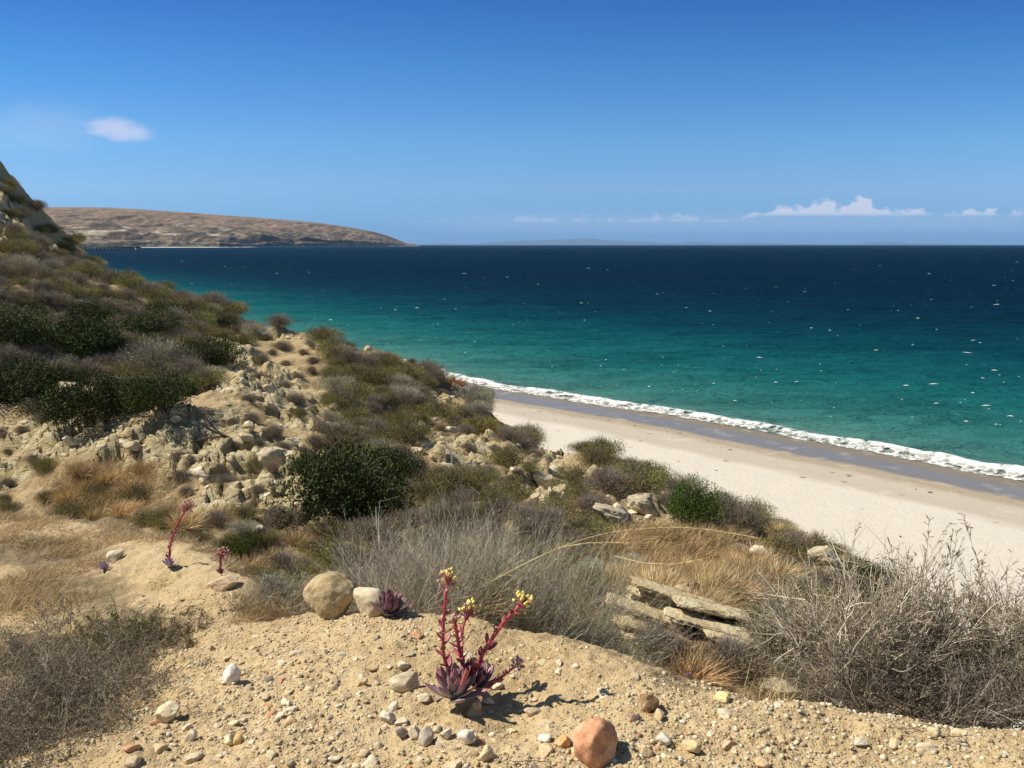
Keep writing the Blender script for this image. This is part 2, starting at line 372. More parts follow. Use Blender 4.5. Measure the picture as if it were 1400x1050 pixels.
ctrl += [unproj(*a) for a in [
    (-250,720,20),(-250,600,24),(-250,450,34),(-250,330,55),(-250,200,72),
    (0,700,17),(0,640,19),(0,560,22),(0,480,27),(0,420,34),(0,370,45),(0,325,56),(0,290,64),(0,262,70),
    (100,710,16),(100,640,18.5),(100,560,22),(100,480,27),(100,430,34),(100,385,50),(45,345,60),
    (200,715,15),(200,650,17.5),(200,580,20.5),(200,500,26),(200,440,36),(200,410,50),
    (300,720,14),(300,650,16.5),(300,580,20),(300,510,25),(300,450,38),
    (400,720,14.5),(400,650,17.5),(400,580,21),(400,520,27),(400,480,36),
    (500,720,15),(500,650,18.5),(500,580,22.5),(500,520,29),
    (600,720,14),(600,650,17.5),(600,590,22),(600,545,28),
    (700,760,12),(700,700,15),(700,640,19),(700,600,22.5),
    (800,800,10),(800,740,12.5),(800,690,15),(800,640,18.5),
    (900,905,6.9),(900,850,8.7),(900,790,11),(900,720,13.7),(900,680,15.8),
    (1000,930,6.6),(1000,860,8.5),(1000,790,11),(1000,735,13.3),
    (1100,930,6.8),(1100,830,9.5),(1100,765,12.3)]]
ctrl += [np.array(a, float) for a in [(-0.8,6.2,18.2),(0.6,6.0,18.0),(2,5.2,17.8),(-2.5,8.2,17.4),(-5,10.5,17.0),(3.6,5,17.4),(3.6,8,17.2),(-9,12,16.8),(-14,13,16.9),(0,9,17.2)]]
ridge = np.array([unproj(*a) for a in [(-260,60,84),(-80,150,80),(0,252,76),(22,272,75),(45,300,73),(78,338,71),(100,362,69),(135,384,66),(200,402,60),(300,414,54),(370,448,47),(450,463,43),(550,484,36),(612,516,31),(650,546,28),
          (712,582,24.5),(745,604,23),(850,626,19.5),(900,652,17.6),(960,676,16.3),(1010,704,15.2),(1100,728,13.9),(1170,772,11.8)]] + [np.array(a) for a in [(4.6,9.2,16.6),(4.9,6.2,17.0),(5.4,3.2,17.8),(6.2,-0.5,18.3)]])
ridge[3:22, 2] -= 0.012 * ridge[3:22, 1] + 0.12
ctrl += list(ridge)
tg = norm(np.gradient(ridge[:, :2], axis=0)); nrm2 = np.stack([-tg[:, 1], tg[:, 0]], -1)
nrm2 = np.where((nrm2 @ np.array([0.84, 0.54]))[:, None] < 0, -nrm2, nrm2)
for p, n in zip(ridge, nrm2):
    s = 0.6 + p[1] / 40.0
    for dd, zf in ((1.6, 0.90), (5, 0.62), (11, 0.25), (18, -0.08), (30, -0.2)):
        q_ = p[:2] + n * dd * s; 
        if q_[1] < -0.4: q_[1] = -0.4
        ctrl.append(np.array([q_[0], q_[1], p[2] * zf if dd > 3 else p[2] - 1.3 * s]))
ctrl += [np.array([120, 40, -3.0]), np.array([60, 110, -3.0]), np.array([10, 120, -3.0]), np.array([-120, 70, 34.0]), np.array([-110, 130, 3.0]), np.array([-60, 120, -3.0])]
ctrl = np.array(ctrl)
def warp(X, Y):
    w = np.log(np.maximum(Y, -0.8) + 2.0); return np.stack([X / (np.maximum(Y, -0.8) + 2.0) * 1.6, w * 1.3], -1)
cw = warp(ctrl[:, 0], ctrl[:, 1])
keep = [0]
for i in range(1, len(cw)):
    if np.min(np.linalg.norm(cw[keep] - cw[i], axis=1)) > 0.012: keep.append(i)
cw = cw[keep]; cz = ctrl[keep, 2]
MQ = 0.03
def kern(a, b): return np.sqrt(((a[:, None] - b[None]) ** 2).sum(-1) + MQ * MQ)
A = np.zeros((len(cw) + 3,) * 2); A[:-3, :-3] = kern(cw, cw) - np.eye(len(cw)) * 2e-3; A[:-3, -3] = 1; A[:-3, -2:] = cw; A[-3, :-3] = 1; A[-2:, :-3] = cw.T
W = np.linalg.solve(A, np.concatenate([cz, [0, 0, 0]]))
def base_z(X, Y):
    X = np.asarray(X, float); shp = X.shape; w = warp(X.ravel(), np.asarray(Y, float).ravel()); out = np.empty(len(w))
    for i in range(0, len(w), 40000):
        c = w[i:i + 40000]; out[i:i + 40000] = kern(c, cw) @ W[:-3] + W[-3] + c @ W[-2:]
    return out.reshape(shp)
# where bare sandstone shows and where litter / dry grass lies, as blobs (px, py, rx, ry)
ROCKB = [(60,590,90,40),(150,610,110,45),(230,590,70,45),(330,600,90,60),(330,520,45,50),(390,550,60,45),(300,670,80,40),(395,670,45,50),(630,615,60,35),(735,650,45,35),(770,680,70,30),
         (860,690,70,28),(900,712,40,20),(940,845,110,40),(1020,765,30,20),(1130,765,30,18),(620,545,30,10),(500,478,60,8),(385,458,25,6),(250,415,20,6),(70,345,18,22),(12,290,22,40),(20,330,25,30),(730,620,40,20),(0,640,60,40),(560,560,30,18)]
LITB = [(150,690,110,30),(940,780,110,40),(520,505,110,26),(110,460,190,65),(600,700,170,60),(800,780,120,60),(980,920,130,30),(640,580,70,20),(60,760,140,30),(90,810,120,40),(180,850,100,40),(60,950,150,110),(360,830,60,25),(550,530,90,30),(1050,740,60,25),(350,740,60,40)]
def blobs(px, py, B):
    m = np.zeros(np.shape(px))
    for x, y, rx, ry in B: m = np.maximum(m, np.exp(-(((px - x) / rx) ** 2 + ((py - y) / ry) ** 2)))
    return m
def ground(X, Y, full=False):
    X = np.asarray(X, float); Y = np.asarray(Y, float)
    z = base_z(X, Y); px, py = project(X, Y, z)
    fgm = smooth(z, 18.9, 19.7) * (1 - smooth(Y, 7.5, 9.5)); mid = 1 - fgm
    rock = smooth(blobs(px, py, ROCKB) + 0.25 * fbm(X * 0.9, Y * 0.9, 3, 5), 0.38, 0.68) * mid
    lit = blobs(px, py, LITB) * 0.9 + mid * (1 - rock) * 0.14
    far = smooth(Y, 20, 60)
    # sandstone blocks: two sizes of stepped cells, elongated along the bedding
    c_, s_ = math.cos(0.55), math.sin(0.55); bx = X * c_ + Y * s_; by = -X * s_ + Y * c_
    wx = bx + 0.35 * fbm(X * 1.3, Y * 1.3, 3, 21); wy = by + 0.35 * fbm(X * 1.3, Y * 1.3, 3, 22)
    f1, f2, i1 = cells(wx * 0.75, wy * 1.4, 31); g1, g2, i2 = cells(wx * 2.3, wy * 4.2, 35)
    blk = (i1 - 0.5) * 0.75 * smooth(f2 - f1, 0.0, 0.16) - 0.16 * (1 - smooth(f2 - f1, 0, 0.13)) + (i2 - 0.5) * 0.26 * smooth(g2 - g1, 0, 0.2) - 0.07 * (1 - smooth(g2 - g1, 0, 0.16))
    rid = 1 - np.abs(fbm(X * 0.35, Y * 0.35, 4, 8)) * 2
    z = z + mid * (0.34 * fbm(X * 0.3, Y * 0.3, 4, 3) * (1 + far) + 0.08 * fbm(X * 2.5, Y * 2.5, 3, 4))
    z = z + rock * (blk * 0.62 * (1 + 0.8 * far) + 0.12 * rid * (1 + far))
    z = z + fgm * (0.035 * fbm(X * 1.1, Y * 1.1, 3, 11) + 0.013 * fbm(X * 7, Y * 7, 4, 12, 0.6) + 0.0045 * fbm(X * 42, Y * 42, 3, 13, 0.65))
    if full: return z, rock, lit, mid
    return z
rowsY = np.concatenate([np.linspace(-0.6, 1.4, 26)[:-1], np.linspace(1.4, 4.4, 390)[:-1], np.exp(np.linspace(math.log(6.4), math.log(122), 620)) - 2.0])
us = np.linspace(-1.0, 0.9, 930)
YY, UU = np.meshgrid(rowsY, us, indexing='ij'); XX = UU * (YY + 2.0)
ZZ, RK, LT, MD = ground(XX, YY, True)
g = link('ground', make_mesh('ground', np.stack([XX, YY, ZZ], -1).reshape(-1, 3), grid_faces(*XX.shape), None, True,
     {'rock': RK.ravel(), 'litter': LT.ravel(), 'mid': MD.ravel()}), M_GROUND)
tag(g, kind='structure')
def ground_slow(X, Y): return ground(X, Y)
_rowi = np.arange(len(rowsY)); _zf = ZZ
def gfast(X, Y):
    X = np.asarray(X, float); Y = np.asarray(Y, float)
    r = np.clip(np.interp(Y, rowsY, _rowi), 0, len(rowsY) - 1.001); c = np.clip((X / (Y + 2.0) - us[0]) / (us[1] - us[0]), 0, len(us) - 1.001)
    i = r.astype(int); j = c.astype(int); a = r - i; b = c - j
    return (_zf[i, j] * (1 - b) + _zf[i, j + 1] * b) * (1 - a) + (_zf[i + 1, j] * (1 - b) + _zf[i + 1, j + 1] * b) * a
ground = gfast
_ys = np.concatenate([np.linspace(1.3, 5, 90), np.exp(np.linspace(math.log(5.05), math.log(115), 230))])
def hit(px, py, ymin=1.3):
    """first meeting of the sight line with the bluff, nan where it misses"""
    px = np.atleast_1d(np.asarray(px, float)); py = np.atleast_1d(np.asarray(py, float))
    ys = _ys[_ys >= ymin]
    P = unproj(px[:, None], py[:, None], ys[None]); gz = ground(P[..., 0], P[..., 1])
    below = P[..., 2] < gz; i = below.argmax(1); ok = below.any(1) & (i > 0); i = np.maximum(i, 1)
    r = np.arange(len(px)); d0 = P[r, i - 1, 2] - gz[r, i - 1]; d1 = P[r, i, 2] - gz[r, i]; t = d0 / np.maximum(d0 - d1, 1e-6)
    Y = ys[i - 1] * (1 - t) + ys[i] * t; Q = unproj(px, py, Y); Q[:, 2] = ground(Q[:, 0], Q[:, 1]); Q[~ok] = np.nan
    return Q
def hit1(px, py, ymin=1.3): return hit([px], [py], ymin)[0]

# ------------------------------------------------------------------ shore, beach, sea
sh_px = [(620,518),(700,534),(785,548),(870,561),(985,581),(1100,603),(1250,630),(1400,659)]
sh = [on_plane(*a)[:2] for a in [(60,346),(80,352),(100,377),(200,417),(370,463),(450,478),(550,500)]] + [on_plane(*a)[:2] for a in sh_px]
sh[0:1] = [np.array([-2450, 4300.0]), on_plane(72, 343.5)[:2]]
e = norm(np.array(sh[-1]) - np.array(sh[-2])); sh += [sh[-1] + e * 60 + np.array([0, 2.]), sh[-1] + e * 300 + np.array([60, 20.]), sh[-1] + e * 1500 + np.array([900, 200.])]
sh = np.array(sh)
def catmull(P, n):
    out = []
    for i in range(len(P) - 1):
        p0 = P[max(i - 1, 0)]; p1 = P[i]; p2 = P[i + 1]; p3 = P[min(i + 2, len(P) - 1)]
        m = min(n, max(4, int(np.linalg.norm(p2 - p1) / 1.2))); t = np.linspace(0, 1, m, endpoint=False)[:, None]
        m1 = (p2 - p0) * 0.5; m2 = (p3 - p1) * 0.5; s = np.linalg.norm(p2 - p1)
        m1 = m1 / max(np.linalg.norm(m1), 1e-6) * s; m2 = m2 / max(np.linalg.norm(m2), 1e-6) * s
        out.append((2*t**3-3*t**2+1)*p1 + (t**3-2*t**2+t)*m1 + (-2*t**3+3*t**2)*p2 + (t**3-t**2)*m2)
    out.append(P[-1:]); return np.concatenate(out)
SH = catmull(sh, 60)
def shore_dist(X, Y):
    """signed distance to the waterline, positive to seaward"""
    shp = X.shape; P = np.stack([X.ravel(), Y.ravel()], -1); a = SH[:-1]; d = SH[1:] - a; l2 = (d ** 2).sum(1); out = np.empty(len(P))
    for i in range(0, len(P), 8000):
        c = P[i:i + 8000]; w = c[:, None] - a[None]; t = np.clip((w * d[None]).sum(-1) / l2, 0, 1); r = w - t[..., None] * d[None]
        dd = (r ** 2).sum(-1); j = dd.argmin(1); k = np.arange(len(c)); cr = d[j, 0] * w[k, j, 1] - d[j, 1] * w[k, j, 0]
        out[i:i + 8000] = np.sqrt(dd[k, j]) * np.sign(cr)
    return out.reshape(shp)
# beach
Ts = norm(np.gradient(SH, axis=0)); Nl = np.stack([Ts[:, 1], -Ts[:, 0]], -1)     # landward normal
offs = np.concatenate([np.linspace(-14, 30, 90), np.linspace(31, 75, 30)])
near = (SH[:, 1] < 420) & (SH[:, 0] < 330); Sb = SH[near]; Nb = Nl[near]
kk = np.ones(9) / 9
for c in (0, 1): Nb[:, c] = np.convolve(np.pad(Nb[:, c], 4, 'edge'), kk, 'valid')
Nb = norm(Nb)
Bx = Sb[:, None, 0] + Nb[:, None, 0] * offs[None]; By = Sb[:, None, 1] + Nb[:, None, 1] * offs[None]
off2 = np.broadcast_to(offs[None], Bx.shape)
def beach_z(o, X, Y): return np.where(o < 0, o * 0.06, 0) + 0.035 * np.clip(o, 0, 9) + 0.03 * np.clip(o - 9, 0, 30) + 0.05 * smooth(o, 6, 12) * fbm(X * 0.25, Y * 0.25, 3, 61) + 0.02 * smooth(o, 9, 14) * fbm(X * 1.1, Y * 1.1, 3, 62)
Bz = beach_z(off2, Bx, By) + 0.02
def mat_beach():
    m, N, L, b = new_mat('beach_sand', 0.9, 0.3); q = NB(N, L); P = q.pos(); o = q.attr('off')
    nn = q.noise(P, 0.12, 4, 0.55); st = q.noise(q.scale(P, 0.05, 0.05, 0.05), 2.0, 3); fine = q.noise(P, 1.6, 5, 0.7)
    oo = q.math('ADD', o, q.math('MULTIPLY', q.math('SUBTRACT', nn, 0.5), 3.5))
    dry = q.mix(q.step(fine, 0.3, 0.75), (0.555, 0.50, 0.415), (0.515, 0.46, 0.38))
    damp = q.mix(q.step(fine, 0.35, 0.75), (0.31, 0.25, 0.18), (0.36, 0.295, 0.215))
    c = q.mix(q.math('ADD', q.math('MULTIPLY', q.step(oo, 9.0, 11.0), 0.45), q.math('MULTIPLY', q.step(oo, 14.5, 17.0), 0.55)), damp, dry)
    wet = q.mix(q.step(fine, 0.3, 0.7), (0.17, 0.14, 0.105), (0.20, 0.165, 0.125))
    c = q.mix(q.step(oo, 6.6, 8.2), wet, c)
    wr = q.vor(q.scale(P, 1, 1, 1), 0.55, 'F1', 'Color'); sc = N.new('ShaderNodeSeparateColor'); L.new(wr, sc.inputs[0]); wd = q.vor(P, 0.55)
    wrack = q.math('MULTIPLY', q.step(q.math('SUBTRACT', sc.outputs[0], q.math('MULTIPLY', q.math('ABSOLUTE', q.math('SUBTRACT', oo, 11.0)), 0.05)), 0.5, 0.6), q.math('SUBTRACT', 1.0, q.step(wd, 0.08, 0.25)))
    c = q.mix(q.math('MULTIPLY', wrack, 0.7), c, (0.13, 0.1, 0.07))
    wave = q.math('MULTIPLY', q.step(q.noise(q.scale(P, 0.35, 0.35, 0.35), 1, 4, 0.6), 0.55, 0.7), 0.25)
    c = q.mix(wave, c, (0.62, 0.54, 0.42))
    L.new(c, b.inputs['Base Color'])
    w = q.math('MULTIPLY', q.math('SUBTRACT', 1.0, q.step(oo, 6.6, 8.0)), q.step(oo, 0.5, 3.5))
    L.new(q.math('SUBTRACT', 0.9, q.math('MULTIPLY', w, 0.60)), b.inputs['Roughness'])
    L.new(q.math('ADD', 0.15, q.math('MULTIPLY', w, 0.55)), b.inputs['Specular IOR Level'])
    hb = q.math('MULTIPLY', q.noise(P, 3.0, 5, 0.65), q.step(oo, 6.0, 9.0)); nb = q.bump(hb, 0.05, 0.7)
    ft = q.math('MULTIPLY', q.math('SUBTRACT', 1.0, q.step(q.vor(P, 1.7), 0.1, 0.35)), q.step(oo, 12.0, 16.0)); nb = q.bump(ft, -0.03, 0.6, nb)
    L.new(nb, b.inputs['Normal']); return m
be = link('beach', make_mesh('beach', np.stack([Bx, By, Bz], -1).reshape(-1, 3), grid_faces(*Bx.shape)[:, ::-1], None, True, {'off': off2.ravel()}), mat_beach())
tag(be, kind='structure')
# sea
yr = np.exp(np.linspace(math.log(45), math.log(260000), 900)); uu = np.linspace(-1.5, 1.5, 620)
WY, WU = np.meshgrid(yr, uu, indexing='ij'); WX = WU * WY
near_rows = yr < 6000
SD = np.full(WX.shape, 4000.0); SD[near_rows] = shore_dist(WX[near_rows], WY[near_rows])
# the sheltered bay inside the headland counts as deep
SDE = SD * (1 + np.clip(WY / 420, 0, 30) ** 2)
amp = 0.30 * smooth(SD, 2, 25) * (1 - smooth(WY, 250, 500))
Wz = amp * (fbm(WX * 0.10 + WY * 0.05, WY * 0.16, 4, 71, 0.6)) 
Wz = np.where(SD < -1.5, -0.5, Wz)
def mat_sea():
    m, N, L, b = new_mat('sea_water', 0.3, 0.5); q = NB(N, L); P = q.pos(); d = q.attr('depth')
    geo = N.new('ShaderNodeNewGeometry')
    nl = q.noise(q.scale(P, 0.006, 0.012, 1), 1.0, 4, 0.6)
    dd = q.math('MULTIPLY', d, q.math('ADD', 0.55, q.math('MULTIPLY', nl, 0.9)))
    lg = q.math('LOGARITHM', q.math('MAXIMUM', q.math('ADD', dd, 1.0), 1.0), 10.0)
    c = q.ramp(q.math('DIVIDE', lg, 3.0), [(0.0, (0.16, 0.165, 0.115)), (0.25, (0.075, 0.175, 0.142)), (0.42, (0.034, 0.145, 0.124)), (0.56, (0.007, 0.092, 0.088)), (0.68, (0.0016, 0.042, 0.052)), (0.79, (0.0006, 0.017, 0.029)), (0.9, (0.0005, 0.0095, 0.022)), (1.0, (0.0004, 0.0072, 0.020))])
    pt = q.noise(q.scale(P, 0.02, 0.05, 1), 1.0, 5, 0.65)
    c = q.mix(q.math('MULTIPLY', q.step(pt, 0.46, 0.60), 0.5), c, q.mix(1.0, c, (0.45, 0.55, 0.6), 'MULTIPLY'))  # swell bands painted as darker water colour, imitating shade on waves
    rp = q.noise(q.scale(P, 0.08, 0.30, 1), 1.0, 4, 0.6, dist=0.5); c = q.mix(q.math('MULTIPLY', q.step(rp, 0.50, 0.62), 0.35), c, q.mix(1.0, c, (0.5, 0.6, 0.65), 'MULTIPLY'))  # finer ripple shading, likewise darkened into the water colour
    n0 = q.noise(q.scale(P, 0.09, 0.2, 1), 1.0, 5, 0.62, dist=0.4); n1 = q.noise(q.scale(P, 0.5, 1.0, 1), 1.0, 5, 0.62)
    nb = q.bump(n0, 2.6, 1.0); nb = q.bump(n1, 0.45, 1.0, nb)
    out = N['Material Output']; N.remove(b)
    df = N.new('ShaderNodeBsdfDiffuse'); L.new(c, df.inputs[0]); L.new(nb, df.inputs['Normal'])
    gl = N.new('ShaderNodeBsdfGlossy'); gl.inputs['Roughness'].default_value = 0.28; gl.inputs[0].default_value = (0.45, 0.9, 1, 1); L.new(nb, gl.inputs['Normal'])
    lw = N.new('ShaderNodeFresnel'); lw.inputs['IOR'].default_value = 1.33; L.new(nb, lw.inputs['Normal'])
    fac = q.math('ADD', 0.008, q.math('MULTIPLY', q.math('MINIMUM', lw.outputs[0], 0.6), 0.16))       # mean reflectance of a wind-roughened sea
    mx = N.new('ShaderNodeMixShader'); L.new(fac, mx.inputs[0]); L.new(df.outputs[0], mx.inputs[1]); L.new(gl.outputs[0], mx.inputs[2]); L.new(mx.outputs[0], out.inputs[0]); return m
sea = link('sea', make_mesh('sea', np.stack([WX, WY, Wz], -1).reshape(-1, 3), grid_faces(*WX.shape), None, True, {'depth': SDE.ravel()}), mat_sea())
tag(sea, kind='structure')
# breaking wave along the waterline
fo = np.linspace(-7.5, 1.4, 60)       # landward offset
foam_sel = (SH[:, 1] < 420) & (SH[:, 0] < 330)
Sf = SH[foam_sel]; seg = np.concatenate([[0], np.cumsum(np.linalg.norm(np.diff(Sf, axis=0), axis=1))]); sN = int(seg[-1] / 0.35)
si = np.linspace(0, seg[-1], min(sN, 1500)); Sf2 = np.stack([np.interp(si, seg, Sf[:, c]) for c in (0, 1)], -1); Nf = np.stack([np.interp(si, seg, Nb[:, c]) for c in (0, 1)], -1); Nf = norm(Nf)
FO, SI = np.meshgrid(fo, si)
sway = 0.8 * fbm(SI * 0.04, SI * 0 + 3, 3, 81) + 0.4 * fbm(SI * 0.3, SI * 0 + 9, 3, 82)
wid = 0.42 + 0.2 * smooth(SI, 0, si[-1] * 0.7)
fX = Sf2[:, None, 0] + Nf[:, None, 0] * (FO * wid + sway); fY = Sf2[:, None, 1] + Nf[:, None, 1] * (FO * wid + sway)
prof = 0.42 * np.exp(-((FO + 4.6) / 1.3) ** 2) + 0.10 * smooth(FO, 1.4, -3.5)
fZ = 0.06 + prof * (0.7 + 0.5 * fbm(SI * 0.12, FO * 0.3, 3, 83)) + 0.06 * fbm(fX * 1.6, fY * 1.6, 4, 84, 0.65)
fZ = np.maximum(fZ, beach_z(FO * wid + sway, fX, fY) + 0.045)
edge = smooth(FO, -7.5, -5.2) * (1 - smooth(FO, 0.2, 1.4))
def mat_foam():
    m, N, L, b = new_mat('surf_foam', 0.7, 0.3); q = NB(N, L); P = q.pos(); e = q.attr('edge'); f = q.attr('fo')
    n = q.noise(P, 0.8, 6, 0.7); n2 = q.noise(P, 0.17, 4, 0.6); v = q.vor(P, 1.1, 'DISTANCE_TO_EDGE')
    lace = q.step(v, 0.16, 0.02)
    body = q.math('ADD', e, q.math('MULTIPLY', q.math('SUBTRACT', n, 0.5), 2.6)); body = q.math('ADD', body, q.math('MULTIPLY', q.math('SUBTRACT', n2, 0.5), 1.6))
    a = q.step(body, 0.55, 1.15)
    hole = q.math('MULTIPLY', q.step(q.math('ADD', f, q.math('MULTIPLY', n, 2.0)), -3.4, -1.5), q.math('SUBTRACT', 1.0, lace))
    c = q.mix(q.step(n, 0.3, 0.62), (0.62, 0.60, 0.54), (0.86, 0.87, 0.86))
    c = q.mix(q.math('MULTIPLY', hole, 0.8), c, (0.27, 0.245, 0.19)); tr = q.math('MULTIPLY', q.step(q.math('ADD', f, q.math('MULTIPLY', n2, 3.0)), -5.2, -4.4), q.math('SUBTRACT', 1.0, q.step(q.math('ADD', f, q.math('MULTIPLY', n2, 3.0)), -3.6, -2.6))); c = q.mix(q.math('MULTIPLY', tr, q.math('MULTIPLY', q.step(n, 0.45, 0.6), 0.75)), c, (0.18, 0.21, 0.15))
    L.new(c, b.inputs['Base Color']); L.new(a, b.inputs['Alpha'])
    L.new(q.bump(n, 0.35), b.inputs['Normal']); return m
fm = link('surf', make_mesh('surf', np.stack([fX, fY, fZ], -1).reshape(-1, 3), grid_faces(*fX.shape), None, True, {'edge': edge.ravel(), 'fo': FO.ravel()}), mat_foam())
tag(fm, kind='structure')
# whitecaps: thin foam streaks thrown over the open water
def whitecaps():
    rng = np.random.default_rng(3); V = []; Fc = []; off = 0
    n = 700
    py = HOR + 3 + (rng.random(n) ** 1.25) * 250; px = rng.random(n) * 1500 - 50
    for i in range(n):
        p = on_plane(px[i], py[i])
        d = shore_dist(np.array([p[0]]), np.array([p[1]]))[0]
        if d < 14 or rng.random() < 0.25: continue
        s = (0.25 + rng.random() ** 5 * 1.3) * (0.6 + p[1] / 420) * 0.27
        if p[1] > 1800: s *= 0.9
        L_ = s * (2.4 + rng.random() * 4.0); Wd = s * (0.35 + 0.4 * rng.random()) * (1 + min(p[1] / 600, 1.2)); a0 = -0.15 + 0.25 * rng.normal()
        k = 14; th = np.arange(k) / k * 2 * math.pi; rr = 0.55 + 0.6 * rng.random(k)
        ex = np.cos(th) * L_ * 0.5 * rr; ey = np.sin(th) * Wd * 0.5 * rr; zz = 0.12 + 0.10 * s * rng.random(k)
        p = [float(p[0]), float(p[1])]; x = p[0] + ex * math.cos(a0) - ey * math.sin(a0); y = p[1] + ex * math.sin(a0) + ey * math.cos(a0)
        zr = float(0.14) + 0.0 * x
        V.append(np.stack([x, y, zr - 0.10 + 0 * x], -1)); V.append(np.array([[p[0], p[1], 0.14 + 0.07 * s]]))
        Fc.append(np.stack([off + np.arange(k), off + (np.arange(k) + 1) % k, np.full(k, off + k)], -1)); off += k + 1
    m, N, L, b = new_mat('whitecap_foam', 0.7, 0.3); b.inputs['Base Color'].default_value = (0.55, 0.6, 0.6, 1)
    o = link('whitecaps', make_mesh('whitecaps', np.concatenate(V), np.concatenate(Fc)), m)
    tag(o, 'small white crests scattered over the windy open sea', 'whitecaps', kind='stuff')
whitecaps()

def wrack():
    rng = np.random.default_rng(12); v0, f0 = None, None
    n = 420; i = rng.integers(0, len(Sb), n); o = np.where(rng.random(n) < 0.6, rng.normal(size=n) * 1.0 + 10.5, 8.5 + 22 * rng.random(n))
    P = Sb[i] + Nb[i] * o[:, None]; Z = beach_z(o, P[:, 0], P[:, 1]) + 0.02; s = 0.06 + 0.16 * rng.random(n) ** 3; k = 9; th = np.arange(k) / k * 6.283
    r = s[:, None] * (0.5 + 0.9 * rng.random((n, k))); a = rng.random(n)[:, None] * 3; st = 1.0 + 1.5 * rng.random((n, 1))
    ex = np.cos(th) * r * st; ey = np.sin(th) * r; x = P[:, :1] + ex * np.cos(a) - ey * np.sin(a); y = P[:, 1:] + ex * np.sin(a) + ey * np.cos(a)
    ring = np.stack([x, y, np.repeat(Z[:, None] - 0.01, k, 1)], -1); top = np.concatenate([P, (Z + s * 0.45)[:, None]], 1)[:, None]
    V = np.concatenate([ring, top], 1); b = (np.arange(n) * (k + 1))[:, None]; F3 = np.stack([b + np.arange(k), b + (np.arange(k) + 1) % k, b + k + 0 * np.arange(k)], -1).reshape(-1, 3)
    C = np.where(rng.random((n, 1)) < 0.72, np.array((0.10, 0.075, 0.05)), np.array((0.7, 0.66, 0.58))); C = np.repeat(C, k + 1, 0)
    m = mat_vcol('wrack', 0.8, 0.2); o_ = link('beach_wrack', make_mesh('beach_wrack', V.reshape(-1, 3), F3, C), m); tag(o_, 'dark bits of seaweed and pale shells strewn on the beach', 'beach wrack', kind='stuff')
wrack()
